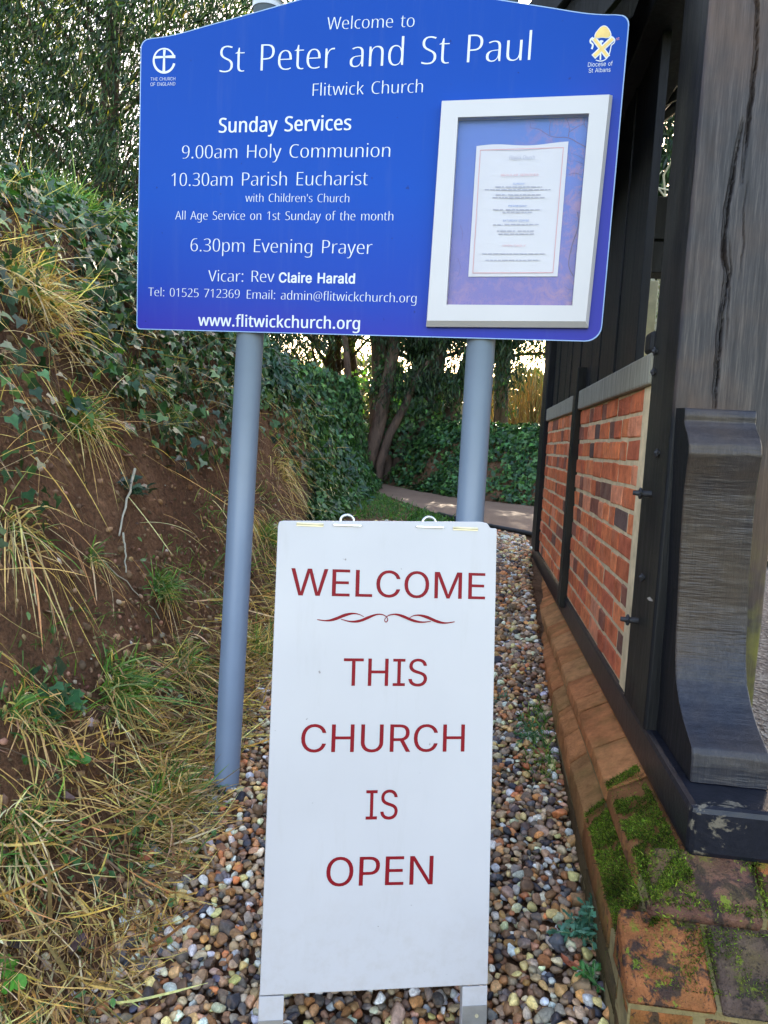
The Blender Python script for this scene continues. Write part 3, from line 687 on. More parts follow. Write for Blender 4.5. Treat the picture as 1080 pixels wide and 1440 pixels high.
for zz in (.325, .25, .175):     # vertical courses under the ledge, left side
    y = 1.50 + (.11 if zz == .25 else 0)
    while y < 4.2:
        c = tuple(np.array((.16, .10, .06)) * rng.uniform(.8, 1.15)); xa = xo(y) + .004
        pbrick([(xa, y + .004, zz + .004), (.47, y, zz + .004), (.47, y + .215, zz + .004), (xa, y + .215, zz + .004), (xa, y + .004, zz + .07), (.47, y, zz + .07), (.47, y + .215, zz + .07), (xa, y + .215, zz + .07)], c, .004); y += .226
# front (near end) of the plinth: two chamfered courses and the courses below
NC = [(.32, .12, .045), (.17, .085, .06), (.38, .13, .04), (.12, .08, .06), (.30, .13, .055)]
def frontrow(js, yo, yi, zb, zf, zt, cs, xl=None):
    for k, (a, b_) in enumerate(zip(js[:-1], js[1:])):
        a += .006; b_ -= .006; aa = a if k or xl is None else xl
        pbrick([(a, yo, zb), (b_, yo, zb), (b_, yi, zb), (a, yi, zb), (a, yo, zf), (b_, yo, zf), (b_, yi, zt), (aa, yi, zt)], cs[k % len(cs)], .008)
frontrow([.418, .655, .845], 1.515, 1.615, .545, .575, .652, [NC[1], (.42, .14, .05), NC[2]], .45)
frontrow([.356, .535, .76, .845], 1.388, 1.53, .445, .458, .553, [NC[0], NC[3], NC[1], NC[4]])
frontrow([.362, .50, .73, .845], 1.392, 1.50, .365, .437, .437, [NC[2], NC[4], NC[2]])
frontrow([.362, .61, .845], 1.394, 1.50, .285, .357, .357, [NC[4], NC[0], NC[2]])
frontrow([.362, .50, .73, .845], 1.392, 1.50, .205, .277, .277, [NC[4], NC[2], NC[0]])
# white scrap caught on a splinter of the post
p = atX(916, 843, XW - .02)
V = p + np.array([(0, -.012, .002), (-.004, .004, .006), (-.008, .016, 0), (-.002, .02, -.007), (.002, .006, -.006), (.003, -.006, -.004)]) * [1, 1, 1]
tag(mesh('paper_scrap', V, [(0, 1, 4, 5), (1, 2, 3, 4)], M['white'], center=True), 'small white scrap caught on the dark post beside the brick panel', 'litter')
GLYPHS = {
"H'": ':? 9O;a9D=59x=59m;a',
'H.': ':V 9i8u9]8x9Q8~9J9-9H9>9J9O9Q9Z9]9a9i9c9v9a:$9Z:-9O:/9>:-9-:$8~9v8x',
'H0': '<C :`8x:88}9t939Z9P9I9x9?:M9;;+9>;f9H<;9X<c9r=!:6=5:`=;;+=5;L=!;e<c;w<:<$;f<);+<%:M;x9x;g9P;N93;.8~ :`9D:z9H;39U;B9l;P:A;T;+;P;q;B<F;3<]:z<j:`<n:E<j:0<]9~<F9p;q9l;+9p:A9~9l:09U:E9H',
'H1': '<C :W8}:W;x:W<A:Y<_:I<P:7<A9k;{9Q<?:_=5;*=5;*8}',
'H2': '<C 9;8}9;9H:D:S:v;+;,;B;8;X;@;o;B<,;><H;0<]:v<j:Z<n:?<k:)<d9o<W9X<H9?<i9W<z9t=-:7=7:Z=::|=7;<=.;T<{;f<f;p<L;t</;q;n;g;R;X;8;D:z:l:B9w9N9w9L<&9L<&8}',
'H3': '<C :G8x:*8y9l8|9Q9&9991999^9R9R9n9J:.9E:H9C:u9H;79X;I9q;N:4;K:J;B:[;2:i:l:u:>:y9u:y9u;E:>;E:i;J;+;Y;=;q;D<3;?<K;1<_:w<j:Y<n:<<l:!<e9S<M9;<n9R<}9o=.:4=7:X=::~=7;@=.;W<{;h<h;r<P;u<6;p;o;_;S;E;@;#;5;#;3;M;);j:r;{:V<$:3;}9p;q9S;]9<;@9*:w8{',
'H5': '<C :K8x:/8y9p8}9W9(9C919C9^9X9S9s9K:29F:L9D:s9I;59X;D9i;L9~;O:<;J:^;8:v:v;*:J;/:(;,9e;&9L;69Z=5;f=5;f<f:(<f9{;P:7;T:Z;V;!;S;C;I;^;9;q:~;}:c<$:@;|9x;p9W;Z9>;=9+:v8{',
'H6': '<C :g8x:C8|:#9.9e9E9P9g9C:59?:k9@;89F;a9P<+9a<N9x<l:;=&:c=5;8=:;Q=9;i=5;i<i;R<n;9<o:s<l:W<c:@<S:0<@:!<)9w;k9r;M9o;.9r;.:$;?:8;N:R;X:r;[;5;X;P;N;g;=;x;%<&:e<*:B<%9x;w9X;e9>;K9+;.8{ :g9C;)9I;A9Y;Q9v;V:B;R:c;D:};-;1:h;6:P;3:;;,:*:|9z:m9r:]9o:K9r:49y9y:(9d:89R:L9G',
'H7': '<C 9k8};Q<f99<f99=5<)=5<)<l:C8}',
'H9': '<C :-8x9p8y9X8}9X9I9o9D:,9B:N9E:k9O;$9^;69q;C:,;K:G;P:e;S;&;O;&;A:r;-:d:p:Y:O:U:0:Y9r:d9Z:u9I;09?;L9<;p9@<99K<Y9_<s9w=*:9=6:[=:;!=5;B=&;^<l;r<K<!;|<&;G<%:z;|:P;r:*;b9d;J9F;+9/:`8| :Y:|:r:~;+;*;<;6;H;E;P;U;S;g;P;~;I<9;><M;.<_:u<j:[<n:=<i:$<W9q<;9l;p9p;N9~;5:9;$',
'H:': ':V 9i;I9];L9Q;R9J;^9H;o9J<#9Q</9]<59i<89v<5:$</:-<#:/;o:-;^:$;R9v;L 9i8u9]8x9Q8~9J9-9H9>9J9O9Q9Z9]9a9i9c9v9a:$9Z:-9O:/9>:-9-:$8~9v8x',
'H@': '>= ;T8L:u8R:B8e:%8w9k929X9M9F:!9@:]9D;29P;_9d<+9~<M:C<j:k=!;<=0;o=5<H=/<w<z=B<]=a<6=t;c=z;+=x:n=t:U=m:?=c:+=U9v=E9h=29_<x9]<b9`<P9k<D9z<>:/<<:/<09y;{9j;f9`;K9];29`:y9i:h9x:V:<:Q:e:T;+:`;H:p;a;+;t;G<!;i<&<;<!<`;v<Y:d<Y:V<Y:P<[:9<d:+<o:#<{9~=/:$=;:0=F:@=M:T=R:m=S;+=N;Y=?<$=&<D<d<Z<=<i;o<m;G<j;$<b:c<S:<<59~;i9m;99h:_9m:-9z9a:69?:V9(;!8u;T8q;u8r<78x<m9,<m8c<T8Y<88R;v8N ;R9~;m:(<!:8<-:R<2:t<5;[<!;`;i;b;P;^;>;T;0;E;&;3:}:z:|:d;!:F;-:1;=:%',
'HA': '<h 8}8}:]=6;,=6<h8}<58};c:=:$:=9R8} :5:i;S:i;(<%;!<5:w<M:r<`:i<?:a<%',
'HC': '<e ;<8x:b8~:5949o9Q9U9z9G:N9B;+9G;c9W<79r<_:;<}:i=4;D=:;~=4<S=!<@<V;t<e;]<j;D<l:y<g:X<X:=<A:*;~9z;W9v;+9y:Y:):4:;9q:U9Y:w9K;C9F;t9J<D9U<D9+;t8{',
'HD': '== 9U8}9U=5:q=5;K=/;{<{<D<a<a<;<s;h<x;/<s:N<a9y<C9R;w97;D9%:f8} :*9J:`9J;<9P;h9d<+:%<>:Q<D;-<@;]<4<%;{<C;^<V;9<c:j<g:*<g',
'HE': '<; 9U8}9U=5;v=5;v<f:*<f:*;H;m;H;m:z:*:z:*9K;v9K;v8}',
'HF': '<& 9U8}9U=5;v=5;v<f:*<f:*;8;l;8;l:j:*:j:*8}',
'HG': '=< ;D8x:i8~::949r9Q9W9y9G:M9B;+9H;d9Y<89w<`:B<~:t=4;S=:;s=9<5=4<P=-<k=!<X<U<*<e;l<j;P<l;$<g:^<X:@<A:*;~9z;W9u;+9y:[:(:5:;9r:W9Y:|9J;O9F;{9H<?9O<?:g;F:g;F;6<p;6<p90<P9&<18|;k8y',
'HH': '=C 9U8}9U=5:*=5:*;H<9;H<9=5<j=5<j8}<98}<9:z:*:z:*8}',
'HL': '<* 9U8}9U=5:*=5:*9L;x9L;x8}',
'HN': '=M 9U8}9U=5:2=5<I9d<K9d<I9~<H:G<G:n<G=5<u=5<u8}<<8}:$<O9~<O:$;|:&;A:&8}',
'HO': '=Y ;=8x:t8z:R9&:5949n9R9U9{9G:O9B;,9G;d9U<89n<`:5<~:R=0:t=8;>=;;t=4<C<~<g<a=#<8=3;d=8;+=3:O=#9z<g9R<C94;s8~ ;=9F;f9J<*9X<B9p<R:3<]:Y<a;+<];X<R<!<B<B<*<Y;f<h;><l:r<h:Q<Y:9<B:(<!9y;X9v;+9y:Y:&:3:89p:Q9X:r9J',
'HP': '<U 9U8}9U=5:a=5;2=1;W=&;s<s<*<]<6<@<:;{<6;[<+;>;t;$;W:n;/:a:W:[:*:[:*8} :*;*:Q;*;%;.;H;;;W;J;a;_;d;y;a<3;X<F;K<T;-<c:[<g:*<g',
'HR': '<_ 9U8}9U=5:e=5;4=2;X=);t<u<*<`<6<D<:<!<7;b<.;K;~;8;n;*;[:{;H:s<V8};z8}:x:e:*:e:*8} :*;2:e;2;1;7;M;E;^;];d;|;a<7;Y<I;L<V;/<c:b<g:*<g',
'HS': '<7 :K8x:,8y9k8|9Q9%9<9.9<9]9m9M:/9G:M9F:t9J;39V;C9k;H:(;F::;@:H;5:T;$:a:I:x9z;09Z;H9L;[9D;t9A<39E<P9Q<i9d<|9}=.:?=7:b=:;#=9;@=4;Y=-;q=#;b<V;5<f:y<j:a<l:@<h:)<[9x<I9s<39u;}9{;n:*;b::;V:l;@;/;3;I;%;_:r;n:`;w:H;z:-;v9i;i9N;T98;89(:s8{',
'HT': '<; :C8}:C<f9%<f9%=5<5=5<5<f:u<f:u8}',
'HU': '=> ;-8x:^8|:89-9x9C9c9`9V:&9Q:N9Q=5:&=5:&:M:):0:29t:@9`:S9Q:m9H;09F;P9I;j9R;}9b<2:%<8:M<8=5<i=5<i:M<e:(<X9b<C9D<&9.;]8|',
'HV': '<R :O8}8}=59T=5:O:P:_:!:h9W:r:!;#:Q;{=5<R=5;#8}',
'HW': '>N :28}9&=59Z=5:;:[:F:,:M9[:U:.:b:_;J=5;}=5<h:]<u:+<}9[=):+=4:]=p=5>G=5=<8}<g8};w;g;n<+;g<F;d<W;^<9;P;f:d8}',
'Ha': '<= ::8x9r8}9T909E9A9=9V9:9r9=:19I:G9]:X9w:g:>:o:j:s;?:u;?;*;;;H;/;]:x;g:_;k:H;i:3;d9i;T9Y;x9o<%:+<.:E<3:b<5;%<2;@<+;T;z;c;g;k;N;n;/;n8};K8};A9J;?9J;,95:t9&:Z8z :D9B:g9G;%9V;39g;;9{;>:9;>:S:p:Q:A:L:#:@9q:.9l9r9o9]9z9M:/9E',
'Hc': ';n :h8x:C8|:!9+9e9?9O9]9C:%9?:T9C;*9P;P9f;n:$<%:F<1:k<5;:<1;[<%;M;Z;/;d:j;h:K;d:3;V9~;@9t:}9p:U9v:&:)9a:99Q:N9H:h9D:~9F;59I;V9U;V9+;68|',
'Hd': '<Z :Z8x:88|9x9,9`9A9M9_9B:(9?:U9B;(9M;M9`;k9x<$:9<1:Z<5:z<2;6<);I;w;X;g;];g;Z;|;X<5;X=M<-=M<-8};c8};[9H;X9H;I97;69):z8{ :b9C:~9F;79N;F9];T9|;Y:L;Y:U;U;);G;L;8;]:~;g:b;j:I;g:6;]:(;K9u;&9p:T9u:&:(9`:69P:J9F',
'He': '<? :o8x:H8|:%9,9f9A9P9_9C:(9?:T9C;$9N;J9b;i9|<!:?<1:d<5;*<1;H<$;`;n;q;S;|;3<#:j<#:M9p:M9t:/9|9r:-9^:?9O:V9G:q9D;/9E;F9I;s9X;s9.;F8|;/8y 9r:s;M:s;I;9;<;S;&;e:c;k:D;e:-;T9y;:',
'Hf': ';# 9]8}9];g9);g9);}9]<29]<B9_<e9h=#9u=8:,=E:C=M:_=P:~=M;;=F;/<}:w=&:`=):J=$:;<u:3<a:0<C:0<0:y<0:y;g:0;g:08}',
'Hg': '<Z :c7V:(7[9U7i9U89:*8(:e7~;+8(;D88;T8R;Y8t;Y9#;Z96;[9G;X9G;B9/;#8|:Z8x:88|9w9-9_9C9M9a9B:*9?:U9B;$9M;J9_;i9w<!:8<1:Z<5:v<3;2<+;G;y;Y;f;];f;c<0<-<0<-8x<)8Q;{82;i7v;P7e;/7Z :b9B:}9E;69M;F9Z;U9y;Z:J;Z:U;T;-;E;O;5;^:|;g:a;j:J;f:7;]:(;L9u;)9p:U9u:%:(9`:79O:J9E',
'Hh': '<] 9O8}9O=M:!=M:!<19|;d:!;d:4;x:I<*:c<2:~<5;B<2;^<*;r;x<$;d<.;H<1;&<18};^8};^;!;V;J;@;b:x;j:Z;g:D;^:5;M:&;,:!:[:!8}',
'Hi': ':Q 9h<a9]<c9S<h9M<r9K=!9M=09S=:9]=?9h=A9r=?9{=::$=0:&=!:$<r9{<h9r<c 9O8}9O<0:!<0:!8}',
'Hk': '</ 9O8}9O=M9~=M9~;.9~:s9|:Z9~:Z:,:h:9:x:E;*;F<0;~<0:d:l<*8};L8}:C:L9~:09~8}',
'Hl': ':Q 9O8}9O=M:!=M:!8}',
'Hm': '>P 9O8}9O<09v<09};e:!;e:3;x:H<*:`<3:y<5;E<0;d;|;v;a;y;a<.;v<E<*<_<2<{<5=<<3=U<*=i;x=v;d=~;H>$;&>$8}=Q8}=Q;#=K;J=7;b<s;j<X;g<D;_<6;P<(;3<#:f<#8};P8};P;#;I;J;6;b:q;j:V;g:B;^:4;N:&;-:!:[:!8}',
'Hn': '<] 9O8}9O<09v<09};e:!;e:4;x:J<*:e<3;!<5;C<3;^<*;r;x<$;d<.;H<1;&<18};^8};^;!;V;J;@;b:x;j:[;g:E;^:5;N:(;-:!:[:!8}',
'Ho': '<U :i8x:D8|:#9-9e9C9P9a9C:*9?:W9C;(9O;L9d;k9~<#:C<1:j<5;3<1;S<#;o;k<&;L<4;(<8:W<4:*<(9b;p9C;T9-;38| :j9C;(9F;>9P;N9b;^:);c:W;^;);N;L;=;];(;f:i;j:N;f:8;]:(;L9u;)9p:W9u:):)9b:99P:N9F',
'Hp': '<Z 9O7V9O<09v<09};e:!;e:2;v:E<(:^<2:~<5;C<1;`<$;x;l<.;N<9;)<=:W<9:)<.9`;x9B;`9-;C8|:}8x:_8{:E9(:296:!9F9|9F9~9.:!8r:!7V :v9C;29F;E9Q;T9c;`9z;f:9;h:W;c;);T;K;E;[;1;f:u;j:Z;g:E;_:6;P:(;1:!:a:!:W:&:&:49a:C9P:Y9F',
'Hr': ';I 9O8}9O<09v<09|;V9~;V:2;m:F<#:_<1:{<5;0<5;A<2;;;c;,;e:x;f:b;c:M;Y:<;K:.;7:%:|:!:a:!8}',
'Hs': ';m :<8x9|8y9d8|9O9%9=9.9=9Y9h9I:#9D:=9B:]9E:r9M:~9[;&9m;$9w:}:$:t:-:g:6:;:I9g:`9T:k9G:y9?;/9<;D9@;[9J;n9Z;}9~<0:M<5:h<4;#<0;N;~;>;W:t;e:`;i:J;k:1;h9z;a9n;U9k;G9l;<9r;39{;*:-:~:Y:l;,:V;=:J;J:<;R:+;T9r;Q9W;F9B;591:l8}',
'Ht': ';- :L8x:68z9~9!9m9.9_9?9U9V9R9v9R;g9*;g9*;~9S<59g<s:&<s:&<0:{<0:{;g:&;g:&9w:*9`:39O:B9E:T9B:k9D:}9H:}9#:h8z',
'Hu': '<] :Y8x:98z9{9&9g959W9I9N9d9K:)9K<09|<09|:-:&9b:=9J:a9C:~9F;89O;H9_;U:!;Z:P;Z<0<.<0<.8};d8};]9G;Z9G;I94;39%:u8z',
'Hv': ';} :38}8}<09T<0:6:<:?9~:G9b:M9K:O9K:U9b:_9~:h:<;I<0;}<0:j8}',
'Hw': '=[ 9w8~9&<19X<1:$:M:09z:79R::9R:?9i:E:*:M:D;$<1;X<1</:D<:9y<B9R<D9R<L9y<X:M=$<1=U<1<a8~<)8~;S:j;F;9;?;Z;=;Z;6;9;):i:Q8~',
'Hy': ';~ 9N7V987W9&7Z9&8$958!9G7~9^8$9o809}8@:,8U:;8|8~<09T<0:7:B:F9u:P9O:R9O:]9s:k:C;J<0;~<0:]8T:K80:57o:!7b9i7Y',
'G-': '<{ ;z;/;z:]9}:]9};/',
'G.': ':] 9n8y9`8|9S9(9K949I9B9K9P9S9]9`9e9n9g9|9e:,9]:49P:79B:494:,9(9|8|',
'G0': '<{ :|8x:Q8~:.949n9R9X9}9K:T9G;69L;t9X<L9n<v:.=9:R=K:|=Q;J=K;n=9</<v<C<L<P;t<T;6<P:T<C9}</9R;o94;J8~ :|9I;<9M;S9];g9u;t:9;|:b<!;6;|;g;t<4;g<T;S<m;<<|:|=$:a<|:H<m:6<T:(<49|;g9y;69|:b:(:9:69u:H9]:a9M',
'G1': '<{ 9_8}9_9M<I9M<I8} ;H=L;H8}:q8}:q<x:n<x9g<.9g<f:f=L',
'G2': '<{ 9T8}9T9G;%:~;M;M;Z;`;e;q;j<&;l<9;j<N;b<`;U<n;F<x;3=!:z=$:d<~:P<w:@<k:5<[:.<H:,<29U<29Z<T9g<s9{=/:8=B:W=N:{=Q;A=N;a=B;z=0<1<u<=<Y<A<:<?<#<9;j<.;S;y;:;A:V:@9Q:@9N<G9N<G8}',
'G3': '<{ :u8x:Q8{:09)9p999Y9O9J9k9D:/9y:/9~9x:+9h:99Z:J9P:_9K:v9I;29K;G9R;Y9];h9l;p:!;s::;q:O;i:d;Z:u;G;%;-;.:h;1:C;1:C;Z;Q<x;Q<{9Y<{9Y=L<:=L<:=$:p;J:p;R;>;R;c;H<!;5<9:y<F:[<J::<F9t<89V<!9=;c9+;@8{',
'G4': '<{ 9A9v9A:E;0=L;e=L9y:K9y:H<Z:H<Z9v ;L8};L:&;L:;;L;j;~;j;~8}',
'G5': '<{ :x8x:U8{:69*9x9;9d9Q9V9m9Q:.:(:.:,9y:49i:A9[:Q9Q:d9K:x9I;39L;H9T;Y9c;g9u;o:/;r:H;o:b;g:x;X;.;G;=;1;F:u;I:a;G:L;B::;::,;09W;59o=L<5=L<5<{:><{:1;]:3;]:B;h:T;p:i;u;!;w;=;t;V;m;m;a<#;O<3;;<?;#<F:f<I:I<D:!<79^;~9B;c9-;A8|',
'G6': '<{ :|8x:W8|:89-9z9A9f9^9X9~9T:G9W:g9b;*9t;O:4;|;5=L;n=L:?;<::;<:A;G:J;Q:U;Z:d;b:r;f;&;g;J;c;i;W<$;D<8;+<C:h<G:D<C9|<69[;~9A;d9,;D8| :|9H;69K;J9S;Z9b;g9s;o:,;r:D;o:];g:r;Z;&;J;4;6;<:|;?:f;<:Q;4:A;&:4:r:-:]:*:E:-:-:49s:A9b:Q9S:f9K',
'G7': '<{ 9p8};o<x;o<{9S<{9S=L<H=L<H<x:J8}',
'G8': '<{ :|8x:T8{:29*9r9<9]9R9O9o9K:29M:K9U:c9b:w9s;,:*;8:@;?:@;A:$;L9l;b9_;}9Y<@9^<_9j<y9}=3:;=C:Y=N:|=Q;B=N;a=C;z=3<1<y<=<_<A<@<=;~</;b;w;L;[;A;[;?;r;8<);,<9:w<F:c<N:K<Q:2<L9o<?9R<)9<;i9*;G8{ :|9H;99K;O9Q;a9];n9k;w9};y:5;v:J;n:^;`:m;M:y;8;$:|;&:d;$:M:y:;:m:.:^:$:J9~:5:$9}:-9k::9]:L9Q:c9K :|;S;4;U;F;[;U;g;b;t;i<);k<<;i<P;b<a;V<o;G<y;5=!:|=$:g=!:T<y:E<o::<a:3<P:0<<:3<)::;t:E;g:T;[:g;U',
'G9': '<{ :|=Q;D=M;d=@;~=,<6<l<C<K<G<%<D;c<:;C<(:z;h:M:g8}:.8};];1;b;1;Z;%;Q:x;F:o;8:h;*:d:u:c:R:g:4:r9w;)9d;B9X;b9T<)9X<M9f<n9z=,:8=@:W=M :|=$:f<~:Q<v:A<h:5<V:-<A:*<):-;m:5;W:A;F:Q;9:f;1:|;.;6;0;J;9;Z;F;h;W;o;m;r<(;o<@;h<V;Z<h;J<v;6<~',
'G:': ':] 9n8y9`8|9S9(9K949I9B9K9P9S9]9`9e9n9g9|9e:,9]:49P:79B:494:,9(9|8| 9n;D9`;F9S;N9K;Z9I;i9K;w9S<&9`</9n<29|</:,<&:4;w:7;i:4;Z:,;N9|;F',
'GA': '=5 9.8}:h=L;H=L=&8}<L8};Q;^;><:;$=4;/=4:q<9:_;^9f8} 9z:89z:f<8:f<8:8',
'GB': '<~ 9Q8}9Q=L;,=L;S=H;s==</=-<A<s<K<X<N<;<L<!<E;l<;;]<-;P;y;G;h;@;h;=;{;9<2;/<D:}<R:j<[:P<_:3<[9r<P9V<>9@<#9/;]9$;08} :*9O;/9O;X9S;t9b<&9v<,:3<*:G;~:Y;q:i;`:u;J:};2;#:*;# :*;O;);O;?;Q;R;X;b;c;o;q;v<%;y<:;t<S;f<h;M<v;+<z:*<z',
'GC': '=M ;A8x:k8~:>959v9T9Y9~9G:U9A;69G;s9Y<K9v<u:>=8:k=K;A=Q;`=O;|=H<:==<R=.<g<w<w<`=(<D=/<&<W<&<Q<:<H<L<<<Z<.<h;z<q;h<x;T<|;A<~:y<y:Y<k:><S:*<39y;g9u;69y:c:*:::?9v:Y9_:z9P;A9K;T9M;h9Q;z9X<.9b<<9o<H9}<Q:3<W:F=/:F=(:)<w9k<g9S<R9?<;90;|9$;`8z',
'GD': '=G :v8}9o8}9o9O:s9O;D9S;j9c<+9z<?:=<K:e<O;7<K;f<?<0<+<P;l<h;G<v:x<z9m<z9m=L:{=L;V=F<*=4<D<}<Z<f<l<I<};s=%;7<}:W<l:$<Y9e<C9L<)9:;S9& :*=L:*8}9Q8}9Q=L',
'GE': '<` 9Q8}9Q=L<:=L<:<z:*<z:*;P<,;P<,:~:*:~:*9O<<9O<<8}',
'GF': '<X 9Q8}9Q=L<7=L<7<z:*<z:*;J<$;J<$:x:*:x:*8}',
'GG': '=U ;B8x:k8~:=959u9T9X9~9G:V9A;69G;s9X<K9u<u:==8:j=K;?=Q;_=O;|=H<;=<<S=,<h<u<x<^=)<C=0<&<V<&<O<:<F<K<:<Y<-<g;y<q;h<x;T<|;?<~:y<y:Y<k:><S:*<39y;g9u;69y:c:*:::?9v:Y9_:z9P;B9K;c9O<#9Z<;9m<M:)<X:F<]:i<l:f;M:f;M;8=3;8=3:g=.:7<z9k<`9I<=90;q8}',
'GH': '=S 9Q8}9Q=L:*=L:*;R<J;R<J=L<~=L<~8}<J8}<J;#:*;#:*8}',
'GI': ';[ 9:8}9:9O:$9O:$<z9:<z9:=L;C=L;C<z:X<z:X9O;C9O;C8}',
'GJ': '<M :Z8x:88{9w9*9^9;9K9S9?9r9;::9;:P9p:P9p::9u9u:&9]:=9N:Z9I:w9N;19];@9u;D::;D=L;y=L;y::;u9r;j9S;V9;;>9*:}8{',
'GK': '=* 9v::9v:t:5;<:R;_:p<!<3=L<x=L;#;H:};H 9Q8}9Q=L:*=L:*;w:):{:*:b:*8} <:8}:];::};c<x8}',
'GL': '<J 9Q8}9Q=L:*=L:*9O<19O<18}',
'GM': '>Q 9Q8}9Q=L:?=L;I:];Q:E;Z:(;e9e;m9H;b9H;j9d;t:&;~:E<*:]=2=L=|=L=|8}=H8}=H;T=I;r=I<7=J<Z=K=!=O=!=C<W=7<2=+;m<~;T;}8};P8}:N;T:E;m::<1:-<V9|=!:$=!:%<^:&<9:&;s:(;T:(8}',
'GN': '=X 9Q8}9Q=L:3=L;~:X<2:?<F9w<[9M<T9L<Q9y<O:D<O:c<O=L=(=L=(8}<E8}:i;S:T;u:<<A9x<{:$<|:(<C:);r:*;T:*8}',
'GO': '=a ;A8x:k8~:>959v9T9Y9~9G:U9A;69G;s9Y<K9v<u:>=8:k=K;A=Q;s=K<C=8<h<u=(<K=:;s=?;6=::U=(9~<h9T<C95;s8~ ;A9K;d9P<(9_<B9v<W:9<e:b<i;6<e;h<W<4<B<S<(<k;d<y;A<~:z<y:Y<k:?<S:*<39y;g9u;69y:b:*:9:?9v:Y9_:z9P',
'GP': '<u 9Q8}9Q=L;&=L;R=H;v=;<5=&<H<i<S<I<W<%<S;_<H;?<5;$;v:m;R:`;&:[9y:[9y;-;$;-;B;0;Y;8;k;E;v;V;};k<#<%;}<=;v<Q;k<c;X<p;B<x;$<{:*<{:*8}',
'GQ': '=a ;/:E;f:E<89f<C9U=,8V<Q8V<#96;u9F ;A8x:k8~:>959v9T9Y9~9G:U9A;69G;s9Y<K9v<u:>=8:k=K;A=Q;s=K<C=8<h<u=(<K=:;s=?;6=::U=(9~<h9T<C95;s8~ ;A9K;d9P<(9_<B9v<W:9<e:b<i;6<e;h<W<4<B<S<(<k;d<y;A<~:z<y:Y<k:?<S:*<39y;g9u;69y:b:*:9:?9v:Y9_:z9P',
'GR': '<x 9Q8}9Q=L;(=L;S=H;v=<<5=)<H<k<T<L<W<*<T;c<H;D<5;+;v:u;R:i;(:e9o:e9o;7;%;7;C;9;Y;@;k;L;w;[;~;o<#<*;~<@;w<T;k<e;Y<q;B<x;$<{:*<{:*8} <*8};!:~;^:~<g8}',
'GS': '<v :z8v:P8z:,9(9k9:9T9Q9F9n9@:39v:39z9z:)9h:89Z:K9P:b9J:z9H;89K;P9Q;d9];t9k;}9}<#:5;~:G;v:U;i:a;X:k;/:y:Y;*:,;;9g;R9W;f9N;|9K<:9O<Z9^<w9t=2:4=C:V=N:}=Q;G=N;i=C<)=2<><x<K<]<Q<>;z<>;q<Z;^<o;A<|:{=#:b<~:L<w::<m:-<`:$<O9~<<:$<*:/;w:=;k:M;c:q;V;>;J;e;>;y;5</;)<?:w<L:e<T:O<W:5<R9q<E9T<09<;o9);I8z',
'GT': '<x 9:<z9:=L<^=L<^<z;8<z;88}:a8}:a<z',
'GU': '=S ;:8v:i8{:A9-9}9D9f9b9V:)9Q:P9Q=L:)=L:):U:-:9:79|:F9h:]9W:w9N;:9J;Y9N;u9W<.9h<=9|<G:9<J:U<J=L=!=L=!:P<z:)<k9b<R9D<39-;h8{',
'GV': '=5 :j8}9.=L9e=L:a:l:s:4;19:;&9:;A:4;S:l<L=L=&=L;I8}',
'GW': '?# :B8}9.=L9d=L:I:d:R:::[9m:e9A:^9A:g9m:p:::z:d;a=L<@=L=%:d=1::=:9m=C9A=<9A=D9m=M::=W:d>==L>s=L=^8}<}8}<6;n<)<I;y=1<(=1;x<L;j;n;!8}',
'GX': '=0 9/8}:u;O:u;(98=L9u=L:T<P:j<1:z;s;.;U;$;U;5;s;D<1;Z<P<;=L<v=L;:;*;:;P<~8}<A8};U:.;B:J;3:c;!;#;/;#:{:d:l:K:W:.9k8}',
'GY': '=. :j8}:j:n9.=L9k=L:a<#:y;U;3;!:z;!;4;U;K<#<A=L<}=L;A:n;A8}',
'GZ': '<p 9B8}9B9F;F<D;a<i;}=1<%<};O<{:y<z9A<z9A=L<M=L<M=%:M:-:19b9p9;9j9L:@9N:r9O<P9O<P8}',
'Ga': '<G :F8v:*8y9n9$9W929G9E9=9]999x9<:49D:G9P:U9`:a9r:j:*:p:U:w;%:|;5;!;?;&;E;-;G;7;G;8;F;J;@;X;7;e;+;n:w;s:d;u:N;s:=;n:/;f:#;]9x;Q9r;F9B;T9O;n9a<$9u<3:0<<:I<B:b<D;*<?;=<:;P<0;a<!;n;l;v;S;y;4;y8};H8};H9K;E9K;595;(9*:s8~:_8x :N9E:h9H:}9P;29];>9m;E9~;G:4;G:_;;:X;#:S:g:O:R:L:1:E:#:>9u:59n:)9k9v9m9h9t9[9}9R:.9K:=9G',
'Gb': '<e ;!8v:e8y:P9#:@9.:49::$9P9|9P9|8}9K8}9K=L9}=L9};k:$;k:4<$:@<0:O<::d<A:~<D;F<?;f<0<#;u<8;U<D;/<H:^<D:0<89f<#9E;g9.;F8{ :w9F;59J;K9U;[9h;i:!;p:?;r:_;p:};i;<;];S;K;e;5;p:w;t:];p:G;f:6;T:*;=:!:~9|:_:!:>:*9~:69g:G9U:^9J',
'Gc': '<M :m8v:E8{:!9.9d9F9N9f9A:09<:]9A;-9N;T9d;t:!<0:E<?:m<D;&<B;;<>;N<7;`<-;o;|;|;n<*;[<1;I;^;<;S;R;C;e;-;p:m;t:P;p::;d:);Q9y;:9q:{9o:]9q:?9y:#:)9i::9V:P9J:m9F;-9J;D9V;T9i;_:#<29t<+9`;}9N;p9?;a92;O9(;<8|;&8x',
